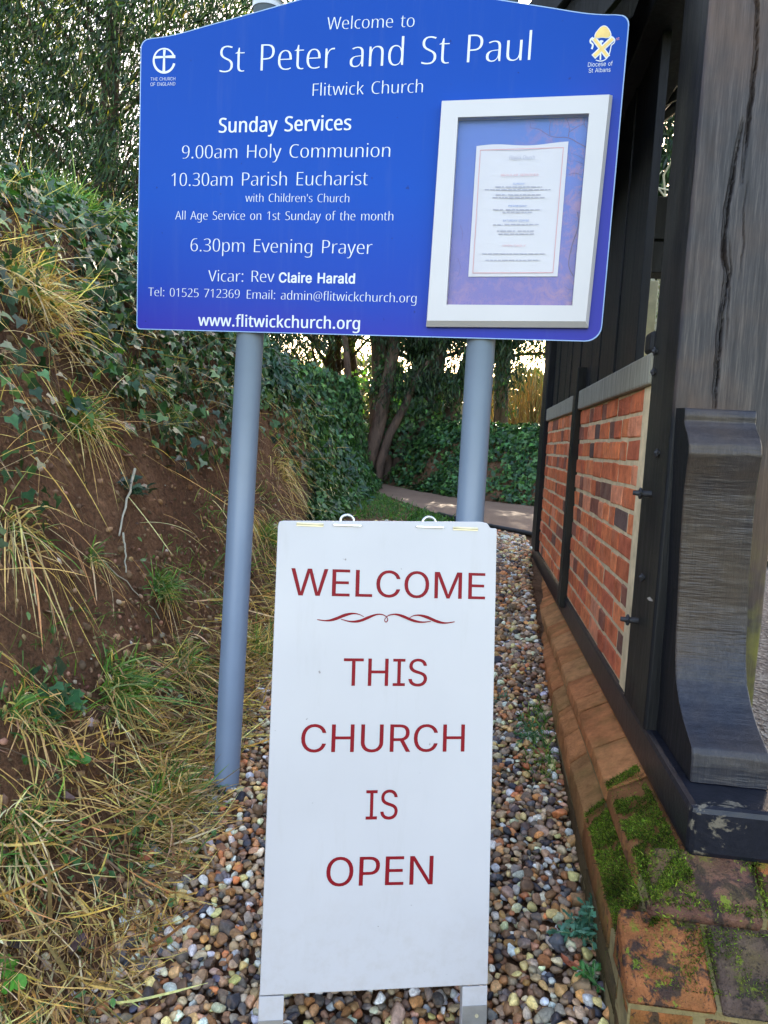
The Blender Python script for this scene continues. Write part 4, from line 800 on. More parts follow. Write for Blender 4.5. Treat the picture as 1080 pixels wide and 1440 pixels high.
'Gd': '<e :c8v:>8{9{9.9a9E9M9f9@:09<:^9@;/9M;U9b;u9{<0:?<?:d<D:}<A;5<:;E<0;Q<$;a;k;e;k;e=L<9=L<98};f8};f9P;a9P;Q9:;E9.;59#:}8y :k9F;(9J;=9U;N9g;[9~;c:>;e:_;c:~;[;=;O;T;>;f;(;p:k;t:O;p::;e:);S9y;<9q:}9o:_9q:?9y:!:)9h::9U:P9J',
'Ge': '<S :q8v:F8{:#9.9c9F9N9f9A:09<:[9A;,9M;S9c;t9~</:D<?:k<D;(<A;@<;;V<0;k;};};h<.;L<6;,<9:b<9:M9^:M9^:x;z:x;d:i;a;);Y;B;M;V;=;g;(;q:k;t:Q;q:;;g:*;V9y;C9q;,9o:p9o:T9r:59z9w:,9b:?9R:V9I:q9F;%9G;69K;D9R;O9[;Y9h;`9v<49k<+9T;x9@;e91;M9$;28y',
'Gf': ';6 :}<?:};r9%;r9%<? 9b8}9b<j9e=%9n=:9|=I:2=T:F=[:]=^:y=Z;-=V:}=,:s=/:c=0:O=-:A=$::<s:7<`:78}',
'Gg': '<e :m7`:L7b:17h9v7s9d8#9T849I8E9s8[:&8G:38=:A85:T80:m8.;283;M8@;Z8N;c8a;e8x;e9X;a9X;P9B;D97;59.:}9&:c9$:?9)9|969b9L9M9j9A:39<:`9@;09M;V9b;u9|<0:?<?:d<D:}<A;6<:;F<0;R<$;b;k;f;k;f<?<:<?<:8v<68Q<(84;o7z;S7k;47b :k9P;)9S;>9^;O9n;[:&;c:A;f:a;c;#;[;>;O;T;>;f;);p:k;t:P;p::;e:);S9y;=9q;!9o:a9r:B9y:(:)9o::9_:P9T',
'Gh': '<X 9}:|9}8}9K8}9K=L9}=L9};Q9t;Q:);v:@<2:]<?:}<D;><@;W<7;m<&;};m<*;O<.;+<.8};X8};X;&;S;G;E;_;0;n:o;s:Y;q:G;j:7;^:+;M:!;9',
'Gi': ':K 9K8}9K<?9}<?9}8} 9e<s9W<v9L<}9E=+9B=79E=D9L=O9W=V9e=X9r=V9}=O:)=D:+=7:)=+9}<}9r<v',
'Gj': ':K 9K<?9}<?9}8e9{8J9s849g7~9U7q9?7i9#7f8u7f8u879!87958:9A8C9I8Q9K8f 9e<s9W<v9L<}9D=+9B=79D=D9L=O9W=V9e=X9r=V9}=O:(=D:+=7:(=+9}<}9r<v',
'Gk': '<A 9z:39z:p:%:p;O<?<0<?:Y:g:T:g 9K8}9K=L9}=L9}8} ;V8}:<:[:`:~<:8}',
'Gl': ':^ :58{9s9#9]919O9G9K9e9K=L9}=L9}9q9~9_:%9S:.9M:;9K:F9K:N9L:V9!:G8|',
'Gm': '>B 9K8}9K<?9|<?9|;W9x;W:#;o:0<$:?<3:P<=:c<C:v<E;9<@;Q<1;c;u;m;W;f;W;n;m;z;~<.<1<A<<<V<C<n<E=,<B=C<9=V<+=g;s=p;W=s;7=s8}=B8}=B;6==;R=/;f<w;q<`;t<L;r<;;l<.;b<#;S;z;C;x;1;x8};F8};F;;;B;R;5;e:~;p:g;t:T;r:D;l:6;b:+;R:!;@9};)9}8}',
'Gn': '<X 9}:|9}8}9K8}9K<?9{<?9|;Q9t;Q:);v:@<2:]<?:}<D;><@;W<7;m<&;|;m<*;O<.;+<.8};X8};X;&;S;G;E;_;0;n:o;s:Y;q:G;j:7;^:+;M:!;9',
'Go': '<] :m8v:E8{:!9.9d9F9N9f9A:09<:]9A;-9N;T9d;t:!<0:E<?:m<D;8<?;Z<0;w;t</;T<<;-<A:]<<:0</9f;w9F;Z9.;88{ :m9F;-9J;C9V;T9i;b:#;i:?;k:];i:z;b;9;T;Q;C;d;-;p:m;t:P;p::;d:);Q9y;:9q:{9o:]9q:?9y:#:)9i::9V:P9J',
'Gp': '<e 9K7f9K<?9|<?9|;k:$;k:4<$:@<0:O<::d<A:~<D;F<?;f<0<#;u<8;U<D;/<H:^<D:0<89f<#9E;g9.;F8{;!8v:e8y:P9#:@9.:49::$9P9}9P9}7f :w9F;59J;K9U;[9h;i:!;p:?;r:_;p:};i;<;];S;K;e;5;p:w;t:];p:G;f:6;T:*;=:!:~9|:_:!:>:*9~:69g:G9U:^9J',
'Gq': '<e <97f;e7f;e9P;a9P;P9:;D9.;59#:}8y:c8v:>8{9{9.9a9E9M9f9@:09<:^9@;/9M;U9b;u9{<0:?<?:d<D:}<A;5<:;E<0;Q<$;a;k;f;k;f<?<9<? :k9F;(9J;=9U;N9g;[9~;c:>;e:_;c:~;[;=;O;T;>;f;(;p:k;t:O;p::;e:);S9y;<9q:}9o:_9q:?9y:!:)9h::9U:P9J',
'Gr': ';: 9K8}9K<?9{<?9{;m9~;m:.<$:@<6:W<@:q<D:~<D;.<C;.;n;!;o:m;q:W;n:E;h:6;]:+;N:!;=9};)9}8}',
'Gs': '<4 :X8v::8y9|9#9e9/9R9?9E9T9=9m9m9w9v9a:)9Q:>9H:W9E:u9I;/9S;=9c;A9t;?:&;6:3;(:<:q:B:=:N9u:[9[:m9L;)9F;F9J;`9U;u9g<+9~<8:=<A:]<D:z<A;6<:;J</;Z;{;g;i;o;S;A;I;:;Y;-;i:w;s:];v:C;s:/;i9};Z9y;I9|;::);.:9;#:O:y;!:n;G:b;a:O;p:8;u9w;q9^;f9G;S94;;9%:z8y',
'Gt': ':} :j<?:j;r9%;r9%<? 9U=.:+=.:+9p:-9_:39R:>9K:N9I:Z9J:h9L:q8~:`8{:M8z:*9!9l929Z9K9U9l',
'Gu': '<X :X8y:;8|9~9*9i9:9X9P9N9n9K:59K<?9}<?9}:9:%9v:49^:I9N:g9I:|9L;29S;B9_;N9o;U:(;X:@;X<?<.<?<.8};Y8};Y9k;b9k;P9F;99/:y8}',
'Gv': '<G :H8}9/<?9e<?:J:B:]9h:k92:Y92:i9h:z:B;`<?<9<?:|8}',
'Gw': '=| :48}93<?9h<?:1:r:A:3:R9B:J9B:Z:2:l:r;5<?;i<?<1:r<A:3<R9B<I9B<Z:2<l:r=5<?=j<?<i8}<78};k:O;`:{;S;K;H;z;S;z;H;K;=:{;1:O:f8}',
'Gx': '<? 928}:O:v:O:O98<?9r<?:<;`:U;6:m:l:R:l:i;6;%;`;L<?<)<?:n:M:n:r<.8};P8};#9f:g:3:P:W:k:W:U:3:=9f9k8}',
'Gy': '<G 9G7i9R879Z869i849u85:#89:.8A:78N:>8a:H8|9/<?9e<?:J:B:[9g:k92:Y92:i9h:z:B;`<?<9<?:j8N:`88:S8%:E7u:57k:!7f9k7d9U7f',
'Gz': '<@ 9B8}9B9F;6;l;6;n9G;n9G<?;v<?;v;u:+9Q:+9N;{9N;{8}',
}
# ------------------------------------------------------------------ lettering
_A = '!#$%&()*+,-./0123456789:;<=>?@ABCDEFGHIJKLMNOPQRSTUVWXYZ[]^_`abcdefghijklmnopqrstuvwxyz{|}~'
_I = {c: i for i, c in enumerate(_A)}
def _d(s): return [(_I[s[i]] * len(_A) + _I[s[i + 1]] - 2000) / 800. for i in range(0, len(s), 2)]
def glyph(k):
    p = GLYPHS[k].split(' '); return _d(p[0])[0], [np.array(_d(q)).reshape(-1, 2) for q in p[1:]]
def area(P): x, y = P[:, 0], P[:, 1]; return .5 * np.sum(x * np.roll(y, -1) - y * np.roll(x, -1))
def fatten(ps, ax, ay):
    """Move outlines along their normals: ax thickens upright strokes, ay the level ones."""
    s = np.sign(area(max(ps, key=lambda p: abs(area(p))))); out = []
    for P in ps:
        P = P[np.linalg.norm(P - np.roll(P, 1, 0), axis=1) > .0045]
        a = P - np.roll(P, 1, 0); b = np.roll(P, -1, 0) - P
        na = np.stack([a[:, 1], -a[:, 0]], -1) / (np.linalg.norm(a, axis=1)[:, None] + 1e-9); nb = np.stack([b[:, 1], -b[:, 0]], -1) / (np.linalg.norm(b, axis=1)[:, None] + 1e-9)
        n = na + nb; n = n / np.maximum((n * na).sum(1)[:, None], .6)
        out.append(P + s * n * np.array([ax, ay]))
    return out
class Plane:
    def __init__(s, o, u, v): s.o, s.u, s.v = np.array(o, float), nrm(u), nrm(v); s.n = nrm(np.cross(s.u, s.v)); s.v = np.cross(s.n, s.u)
    def px(s, x, y, off=0):
        P = atP(x, y, s.o + s.n * off, s.n) - s.o; return np.array([P @ s.u, P @ s.v])
    def w(s, q, off=0): q = np.asarray(q, float); return s.o + q[..., :1] * s.u + q[..., 1:2] * s.v + off * s.n
from mathutils.geometry import delaunay_2d_cdt
def fill(polys, evenodd=False):
    """Fill outlines by their winding number (overlaps are fine)."""
    vs, es, off = [], [], 0
    for P in polys:
        k = len(P); vs += [Vector((float(a), float(b))) for a, b in P]; es += [(off + i, off + (i + 1) % k) for i in range(k)]; off += k
    V, _, Fc, _, _, _ = delaunay_2d_cdt(vs, es, [], 0, 1e-7)
    V = np.array([v[:] for v in V]); Fc = np.array([f for f in Fc if len(f) == 3]); c = V[Fc].mean(1); wn = np.zeros(len(c), int)
    for P in polys:
        A = P; B = np.roll(P, -1, 0)
        up = (A[None, :, 1] <= c[:, None, 1]) & (B[None, :, 1] > c[:, None, 1]); dn = (A[None, :, 1] > c[:, None, 1]) & (B[None, :, 1] <= c[:, None, 1])
        s_ = (B[None, :, 0] - A[None, :, 0]) * (c[:, None, 1] - A[None, :, 1]) - (c[:, None, 0] - A[None, :, 0]) * (B[None, :, 1] - A[None, :, 1])
        wn += (up & (s_ > 0)).sum(1) - (dn & (s_ < 0)).sum(1)
    return V, Fc[(wn % 2 == 1) if evenodd else (wn != 0)]
def flat(name, groups, pl, off, mat, parent, th=.0004, evenodd=False):
    """Flat print or cut vinyl: groups of outlines filled and laid th proud of the plane."""
    Vs, Fs, o = [], [], 0
    for g in groups:
        V, Fc = fill(g, evenodd); Vs.append(V); Fs.append(Fc + o); o += len(V)
    V = np.concatenate(Vs); Fc = np.concatenate(Fs); P = pl.w(V, off + th); q = P[Fc[0]]
    if np.dot(np.cross(q[1] - q[0], q[2] - q[0]), pl.n) < 0: Fc = Fc[:, ::-1]
    return mesh(name, P, Fc, mat, parent)
def text(s, font, L, Rr, cap, pl, off, mat, parent, ax=0, ay=0, name='lettering', label=None):
    x = 0; polys = []; wi = []; w_ = 0
    for ch in s:
        if ch == ' ': x += .27; w_ += 1; continue
        adv, ps = glyph(font + ch); ps = fatten(ps, ax, ay); polys.append([p + [x, 0] for p in ps]); wi.append(w_); x += adv + ax
    A = np.concatenate([p for g in polys for p in g]); a, b = A[:, 0].min(), A[:, 0].max()
    l, r = pl.px(*L, off), pl.px(*Rr, off); c = pl.px(L[0], L[1] - cap, off); e = (r - l); sx = np.linalg.norm(e) / (b - a); e = e / np.linalg.norm(e); f = np.array([-e[1], e[0]])
    sy = abs((c - l) @ f) / glyph(font + 'H')[1][0][:, 1].max()
    polys = [[l + (p[:, :1] - a) * sx * e + p[:, 1:] * sy * f for p in g] for g in polys]
    for k, wd in enumerate(s.split(' ')):
        tag(flat(name, [g for g, i in zip(polys, wi) if i == k], pl, off, mat, parent), 'lettering reading ' + wd)
def stroke(P, w):
    P = np.array(P, float); w = np.broadcast_to(np.asarray(w, float), (len(P),)) / 2; t = np.gradient(P, axis=0); t /= np.linalg.norm(t, axis=1)[:, None] + 1e-9
    n = np.stack([-t[:, 1], t[:, 0]], -1); return np.concatenate([P + n * w[:, None], (P - n * w[:, None])[::-1]])
def smooth(P, n):
    P = np.array(P, float)
    for _ in range(n): P = np.concatenate([P[:1], np.stack([P[:-1] * .75 + P[1:] * .25, P[:-1] * .25 + P[1:] * .75], 1).reshape(-1, 2), P[-1:]])
    return P
def pxpoly(P, pl, off): return np.array([pl.px(a, b, off) for a, b in P])
def rrect(x0, y0, x1, y1, r, n=6):
    out = []
    for cx, cy, a in ((x1 - r, y1 - r, 0), (x0 + r, y1 - r, 90), (x0 + r, y0 + r, 180), (x1 - r, y0 + r, 270)):
        for t in np.linspace(a, a + 90, n): out.append((cx + r * math.cos(R(t)), cy + r * math.sin(R(t))))
    return np.array(out)
def slab(name, poly, pl, n0, n1, mat, parent, bev=0):
    k = len(poly); V = np.concatenate([pl.w(poly, n0), pl.w(poly, n1)])
    Fc = [tuple(range(k))[::-1], tuple(range(k, 2 * k))] + [(i, (i + 1) % k, k + (i + 1) % k, k + i) for i in range(k)]
    return mesh(name, V, Fc, mat, parent)

# ------------------------------------------------------------------ church notice sign
kb = 2.68 / 2.2; E0 = np.array([0, 0, EYE])
BL = E0 + (np.array([-.9408, 1.9701, 1.7716]) - E0) * kb
BP = Plane(BL, [.9973, -.0737, 0], [.0024, -.0234, .9997])
BW, BH = 1.5016, .906
c0 = BP.px(198, 55); c1 = BP.px(886, 20)
foot = BP.w(BP.px(318, 1100), -.06)
SG = empty('church_sign', (foot[0], foot[1], float(gg(foot[0], foot[1]))))
tag(SG, 'blue church notice sign with white lettering on two grey posts', 'sign')
BZ0 = BL[2] - SG.location.z; BX1 = BP.w(np.array([BW, 0]))[0] - foot[0]
M['board'] = boardm()
tt = np.linspace(0, 1, 81); hh = np.interp(np.minimum(tt, 1 - tt), [0, .04, .08, .15, .217, .25, .285, .35, .42, .5], [0, .001, .008, .034, .054, .067, .077, .100, .122, .132]) * BH
hh = np.convolve(np.pad(hh, 3, 'edge'), np.ones(7) / 7, 'valid')
tl, tr = c0, c1
topl = [(tl[0] + (tr[0] - tl[0]) * t, tl[1] + (tr[1] - tl[1]) * t + h) for t, h in zip(tt, hh)]
topl = topl[2:-2]
def corner(cx, cy, r, a0, n=7): return [(cx + r * math.cos(R(t)), cy + r * math.sin(R(t))) for t in np.linspace(a0, a0 + 90, n)]
outline = corner(.012, .012, .012, 180, 4) + corner(BW - .045, .045, .045, 270) + corner(tr[0] - .028, tr[1] - .028, .028, 0, 6)[:5] + topl[::-1] + corner(tl[0] + .028, tl[1] - .028, .028, 90, 6)[1:]
board = slab('sign_board', np.array(outline), BP, -.004, 0, M['board'], SG)
flat('board_edging', [[np.array(outline), (np.array(outline) - [BW / 2, .5]) * [1 - .004, 1 - .0055] + [BW / 2, .5]]], BP, 0, M['edge_blue'], board, .0006, True)
for (a, b, cx) in (((352, 470), (318, 1105), (356, 8)), ((676.5, 480), (660, 740), (716, -8))):
    A = BP.w(BP.px(*a, -.052), -.052); B = BP.w(BP.px(*b, -.052), -.052); d = (A - B) / (A[2] - B[2])
    base = B + d * (gg(B[0], B[1]) - .12 - B[2]); zt = BP.w(BP.px(*cx, -.052), -.052)[2]; top = B + d * (zt - B[2])
    po = rod('post', base, top, .0445, M['galv'], SG, 40)
    rod('post_cap', top - d * .018, top + d * .006, .0475, M['cap'], po, 40)
    for zz in (1.98, 2.45):
        q = B + d * (zz - B[2]); ring = [q + .0462 * (math.cos(t) * BP.u + math.sin(t) * BP.n * 1.0) for t in np.linspace(0, 2 * math.pi, 25)]
        tubes('clip', [ring], [[.0025] * 25], M['cap'], po, k=6)
HB = [('Welcome to', (459.9, 42), (582.5, 38), 18, 0), ('St Peter and St Paul', (308.7, 102.7), (745.5, 85.5), 38.5, 0), ('Flitwick Church', (439.5, 135.3), (594.3, 130.4), 18, 0),
      ('Sunday Services', (307.5, 186.6), (493.7, 182.8), 20.5, 1), ('9.00am Holy Communion', (255.8, 223.3), (548.3, 221.2), 19, 0), ('10.30am Parish Eucharist', (241, 262), (517, 260.8), 19, 0),
      ("with Children's Church", (345, 284), (490.9, 284.8), 11.8, 0), ('All Age Service on 1st Sunday of the month', (246.4, 309), (552.8, 310.4), 12.3, 0), ('6.30pm Evening Prayer', (268, 353.6), (523, 357.7), 18.8, 0),
      ('Vicar: Rev', (292.9, 396), (385.7, 397), 16.3, 0), ('Tel: 01525 712369', (208.5, 416.4), (336.9, 419.6), 12.3, 0), ('Email: admin@flitwickchurch.org', (347, 420.2), (585.4, 426), 12.8, 0),
      ('www.flitwickchurch.org', (278.6, 458), (506, 463), 16.2, 1)]
for s, L, Rr, cap, bold in HB:
    text(s, 'H', L, Rr, cap, BP, .0003, M['print_white'], board, .012 if bold else -.006, .001 if bold else -.015)
text('Claire Harald', 'G', (391.9, 397), (499, 398.6), 13.6, BP, .0003, M['print_white'], board, .02, .014)
text('THE CHURCH', 'G', (211.9, 113.6), (246.5, 113), 4.6, BP, .0003, M['print_white'], board, -.008, -.008)
text('OF ENGLAND', 'G', (211.6, 121), (246.5, 120.2), 4.8, BP, .0003, M['print_white'], board, -.008, -.008)
th = np.radians(np.linspace(-14, -349, 60)); P = np.stack([230.8 + 14.6 * np.cos(th), 85.2 + 16.8 * np.sin(th)], -1); P = np.stack([230.8 + 14.6 * np.cos(np.radians(np.linspace(-15, -346, 60))), 85.2 + 16.8 * np.sin(np.radians(np.linspace(-15, -346, 60)))], -1)
emb = [stroke(P, np.interp(np.linspace(0, 1, 60), [0, .3, .6, 1], [2.6, 1.9, 3.2, 3.2]))]
for q in (emb[0], stroke([(217, 80.8), (231, 80.2), (246.6, 79.6)], [3.6, 2.7, 4.4]), stroke([(231.4, 70), (230.9, 80), (230.5, 101)], [3.6, 2.7, 3.8])):
    flat('church_emblem', [[pxpoly(q, BP, .0003)]], BP, .0003 + .0001 * (q is not emb[0]) * 2, M['print_white'], board)
def z8(P): return [(800 + a * .08333, 20 + b * .08333) for a, b in P]
mit = smooth([(445, 390), (450, 330), (500, 262), (560, 205), (625, 205), (680, 270), (705, 345), (690, 378), (640, 398), (560, 385), (490, 402), (445, 390)], 1)
ctr = np.array([572, 310])
flat('diocese_emblem', [[pxpoly(z8((mit - ctr) * 1.13 + ctr), BP, .0003)]], BP, .0003, M['print_white'], board)
flat('diocese_emblem', [[pxpoly(z8(mit), BP, .0006)]], BP, .0007, M['print_yellow'], board)
for k, (st, wd) in enumerate((([(415, 400), (660, 725)], 92), ([(755, 398), (412, 722)], 92), ([(410, 395), (365, 425), (360, 480), (405, 505), (402, 545), (385, 590)], 30), ([(740, 385), (780, 430), (765, 490), (715, 520), (708, 560), (690, 650), (655, 730), (600, 780), (530, 797), (455, 775)], 15), ([(548, 440), (540, 520), (530, 770)], 26), ([(520, 460), (580, 460)], 30))):
    flat('diocese_emblem', [[pxpoly(z8(stroke(smooth(st, 2) if len(st) > 3 else st, wd)), BP, .0003)]], BP, .0004 + .0003 * 0 + k * .00007, M['print_white'], board, .0003)
for k, (st, wd) in enumerate((([(425, 412), (650, 712)], 52), ([(740, 412), (425, 708)], 52))):
    flat('diocese_emblem', [[pxpoly(z8(stroke(st, wd)), BP, .0007)]], BP, .0010 + k * .0004, M['print_yellow'], board, .0003)
text('Diocese of', 'G', (826.7, 94.2), (861.3, 92.2), 6.2, BP, .0003, M['print_white'], board, -.004, -.004)
text('St Albans', 'G', (827.7, 102.3), (858.3, 100.9), 6.0, BP, .0003, M['print_white'], board, -.004, -.004)
text('st', 'G', (866.5, 56.5), (871, 56), 4, BP, .0003, M['ink_red'], board)
# glazed notice case
D = .028
O = [BP.px(*q, D) for q in ((600.5, 451), (823.5, 452), (857, 133), (621.5, 142))]; I_ = [BP.px(*q, D) for q in ((627.7, 428.3), (804.7, 429.6), (828.5, 159.3), (644, 165))]
O = np.array(O); I_ = np.array(I_); cc = O.mean(0)
Oo = O + np.array([(-.004, -.016), (.010, -.016), (.010, .003), (-.003, .003)])
case = mesh('notice_case', np.concatenate([BP.w(Oo, .0008), BP.w(Oo, D - .014), BP.w(O, D)]), [(0, 1, 5, 4), (1, 2, 6, 5), (2, 3, 7, 6), (3, 0, 4, 7), (4, 5, 9, 8), (5, 6, 10, 9), (6, 7, 11, 10), (7, 4, 8, 11), (3, 2, 1, 0)], M['white_case'], SG)
for a in range(4):
    b = (a + 1) % 4
    mesh('frame_rail', np.concatenate([BP.w(O[[a, b]], D + .0006), BP.w(I_[[b, a]], D + .0006), BP.w(I_[[b, a]], .004), BP.w(O[[a, b]], D - .01)]), [(0, 1, 2, 3), (3, 2, 4, 5), (0, 3, 5, 6), (1, 7, 4, 2), (0, 6, 7, 1)], M['white_case'], case)
Ii = (I_ - I_.mean(0)) * 1.004 + I_.mean(0)
def backm():
    b = NB('winter_tree_print'); tc = b.n('TexCoord'); sp = b.n('SeparateXYZ'); b.l(tc.outputs['Object'], sp.inputs[0]); v = b.co()
    n = b.noise(v, 7, 4); ma = b.n('Math', operation='MULTIPLY_ADD'); b.l(n, ma.inputs[0]); ma.inputs[1].default_value = .25; b.l(sp.outputs[2], ma.inputs[2])
    c = b.ramp(_mr(b, ma, BZ0 + .12, BZ0 + .95), [(0, (.11, .075, .33)), (.35, (.08, .085, .36)), (.65, (.04, .11, .42)), (1, (.03, .12, .40))])
    px_ = _mr(b, sp.outputs[0], BX1 - .33, BX1 - .10)
    pk = b.mix(1.0, b.ramp(b.noise(b.co(), 24, 6, .75, .6), [(.48, 0), (.62, .75)]), px_, 'MULTIPLY')
    c = b.mix(pk, c, (.26, .13, .24))
    lo = _mr(b, sp.outputs[2], BZ0 + .30, BZ0 + .10)
    c = b.mix(b.mix(1.0, b.ramp(b.noise(v, 30, 6, .75, .5), [(.48, 0), (.66, .7)]), lo, 'MULTIPLY'), c, (.24, .13, .30))
    return b.done(c, .4, None, .4)
mesh('picture_backing', BP.w(Ii, .003), [(0, 1, 2, 3)], backm(), case)
tw = []
def zz3(P): return [(640 + a * .1852, 150 + b * .1852) for a, b in P]
for P, w_ in (([(1000, 310), (940, 280), (860, 230), (760, 235), (700, 215), (640, 170), (570, 160)], (1.6, .5)), ([(860, 230), (870, 160), (855, 110), (830, 70)], (1.3, .4)), ([(870, 190), (930, 150), (985, 130)], (1.0, .5)), ([(720, 215), (715, 160), (728, 110)], (1.0, .4)),
              ([(985, 100), (975, 130), (1000, 165)], (1.2, .6)), ([(570, 160), (572, 125)], (.7, .4)), ([(930, 800), (940, 880), (925, 950), (890, 1040), (865, 1150), (860, 1220), (900, 1290)], (1.5, 1.7)), ([(925, 950), (900, 1000), (880, 1110)], (.9, .6)),
              ([(980, 400), (930, 370), (880, 355)], (.6, .3)), ([(975, 440), (920, 410), (870, 415)], (.6, .3)), ([(960, 520), (900, 500), (860, 520)], (.6, .3)), ([(955, 640), (935, 660)], (.7, .4)), ([(905, 1385), (860, 1390), (830, 1365)], (.8, .3)), ([(40, 900), (60, 960), (50, 1020)], (.5, .3)), ([(20, 1150), (45, 1220), (20, 1290)], (.6, .3))):
    tw.append(pxpoly(stroke(smooth(zz3(P), 2), np.linspace(w_[0], w_[1], len(smooth(P, 2))) * 1.0), BP, .0034))
for k, q in enumerate(tw): flat('printed_branch', [[q]], BP, .0034 + k * .00006, M['print_plum'], case, .0001)
mesh('glass_pane', np.concatenate([BP.w(Ii, .019), BP.w(Ii, .0205)]), HEX, M['glass'], case)
# the notice sheet pinned inside
PQ = np.array([BP.px(*q, .008) for q in ((658.5, 388.9), (784, 388.6), (799.3, 200.4), (670.2, 205.6))])
def sheet(U, V_):
    a = PQ[0] * (1 - U)[..., None] + PQ[1] * U[..., None]; b = PQ[3] * (1 - U)[..., None] + PQ[2] * U[..., None]; q = a * (1 - V_)[..., None] + b * V_[..., None]
    q[..., 1] += .003 * np.sin(U * 7.5) * V_; return BP.w(q, 0) + (.007 + .0025 * np.sin(U * 8 + 1) * V_)[..., None] * BP.n
V, Fc = face_grid(28, 20, sheet)
NS = empty('notice_sheet', tuple(BP.w(PQ[0], .008))); tag(NS, 'white notice sheet with red border pinned inside the glazed case', 'notice')
sh = mesh('sheet', V, Fc, M['paper'], NS, smooth=True)
def PS(a, b): return tuple((np.array([640, 150]) + np.array([a, b]) * .1852))
SP = Plane(BP.o + BP.n * .0100, BP.u, BP.v)
brd = [np.array([SP.px(*PS(*q)) for q in P]) for P in ([(190, 328), (825, 308), (745, 1262), (132, 1265)], [(194, 333), (820, 313), (741, 1257), (137, 1260)])]
flat('printed_border', [brd], SP, 0, M['ink_red'], NS, .0001, True)
text('Flitwick Church', 'H', PS(412, 402), PS(603, 398), 5.5, SP, 0, M['ink_grey'], NS, 0, -.004); text('REGULAR SERVICES', 'G', PS(348, 529), PS(632, 525), 3.0, SP, 0, M['ink_red'], NS)
for s, a, b, y, m_ in (('SUNDAY', 440, 528, 592, 'ink_blue'), ('WEDNESDAY', 402, 544, 760, 'ink_blue'), ('SATURDAY COFFEE', 362, 560, 872, 'ink_blue'), ('OPEN DAILY', 358, 535, 1062, 'ink_red')):
    text(s, 'G', PS(a, y), PS(b, y), 2.6, SP, 0, M[m_], NS)
for k, (y, a, b) in enumerate(((609, 305, 370), (609, 385, 660), (630, 225, 725), (669, 308, 388), (669, 402, 650), (690, 285, 680), (782, 288, 365), (782, 385, 655), (801, 360, 590), (897, 288, 360), (894, 375, 635), (944, 318, 458), (944, 475, 600), (966, 330, 600), (1117, 205, 690), (1166, 230, 645))):
    x = a; q = []
    while x < b:
        w_ = min(rng.uniform(14, 46), b - x); q.append([np.array([SP.px(*PS(i, j)) for i, j in ((x, y + 4), (x + w_, y + 4), (x + w_, y - 4), (x, y - 4))])]); x += w_ + 7
    flat('printed_line', q, SP, 0, M['ink_grey'], NS, .0001)

# ------------------------------------------------------------------ A-frame board
ka = 1.94 / 1.6
AO = E0 + (np.array([-.3172, 1.2087, .5008]) - E0) * ka
AP = Plane(AO, [.9683, .2499, 0], [-.0428, .1521, .9874])
gz = float(gg(-.15, 1.5))
AF = empty('a_frame_sign', (float(AO[0]) + .25, float(AO[1]) + .05, gz)); tag(AF, 'white folding A-frame board with crimson lettering standing on the gravel', 'sign')
bl, br_, tr_, tl_ = (AP.px(*q) for q in ((365, 1400.5), (686, 1384.5), (699, 744), (391, 733)))
poly = [bl, br_]
poly += [tr_ + np.array([0, -.006]), tr_ + np.array([-.001, .001]), tr_ + np.array([-.016, .002]), tr_ + np.array([-.024, .013]), tr_ + np.array([-.04, .016])]
poly += [tl_ + np.array([.012, 0.002]), tl_ + np.array([.003, -.001]), tl_ + np.array([0, -.012])]
front_ = slab('front_board', np.array(poly), AP, -.012, 0, M['white'], AF)
md = front_.modifiers.new('b', 'BEVEL'); md.width = .0018; md.segments = 2; md.limit_method = 'ANGLE'
backv = nrm(np.array([-.0428, .1521, .9874]) * [1, 1, 1] - 2 * (.30) * np.cross(AP.u, [0, 0, 1]) * -1)
topc = (tl_ + tr_) / 2; hinge = AP.w(topc, -.016)
bd = nrm(np.array([0, 0, -1.]) + .22 * np.array([-AP.u[1], AP.u[0], 0]))
BK = Plane(hinge - AP.u * .255 + np.array([0, 0, -.004]), AP.u, -bd)
slab('rear_board', rrect(0, -1.0, .505, .0, .008), BK, -.014, -.002, M['white'], AF)
for q in (.004, .45):
    slab('rear_leg', rrect(q, -1.13, q + .052, -1.0015, .002), BK, -.013, -.003, M['white'], AF)
dn = .17
for (a, b, t) in (((364.2, 1402), (399.5, 1400.5), 'l'), ((650.5, 1388), (685.8, 1386), 'r')):
    p0, p1 = AP.px(*a), AP.px(*b); w_ = p1[0] - p0[0]
    lo = p0[1] - dn
    leg = obox('front_leg', AP.o, AP.u, AP.v, AP.n, (p0[0], p1[0]), (lo, min(p0[1], p1[1]) - .0006), (-.022, -.001), M['white'], AF, .0012)
    ph = AP.px(650, 1415)[1] if t == 'r' else AP.px(365, 1436)[1]
    pt = obox('foot_plate', AP.o, AP.u, AP.v, AP.n, (p0[0] + .001, p1[0] - .001), (lo + .02, ph), (-.0008, .0007), M['lead'], leg, .0004)
    sc_ = AP.w(AP.px(670, 1428)) if t == 'r' else AP.w(np.array([(p0[0] + p1[0]) / 2, ph - .03]))
    rod('screw', sc_ + AP.n * .0008, sc_ + AP.n * .0028, .004, M['brass'], leg, 12)
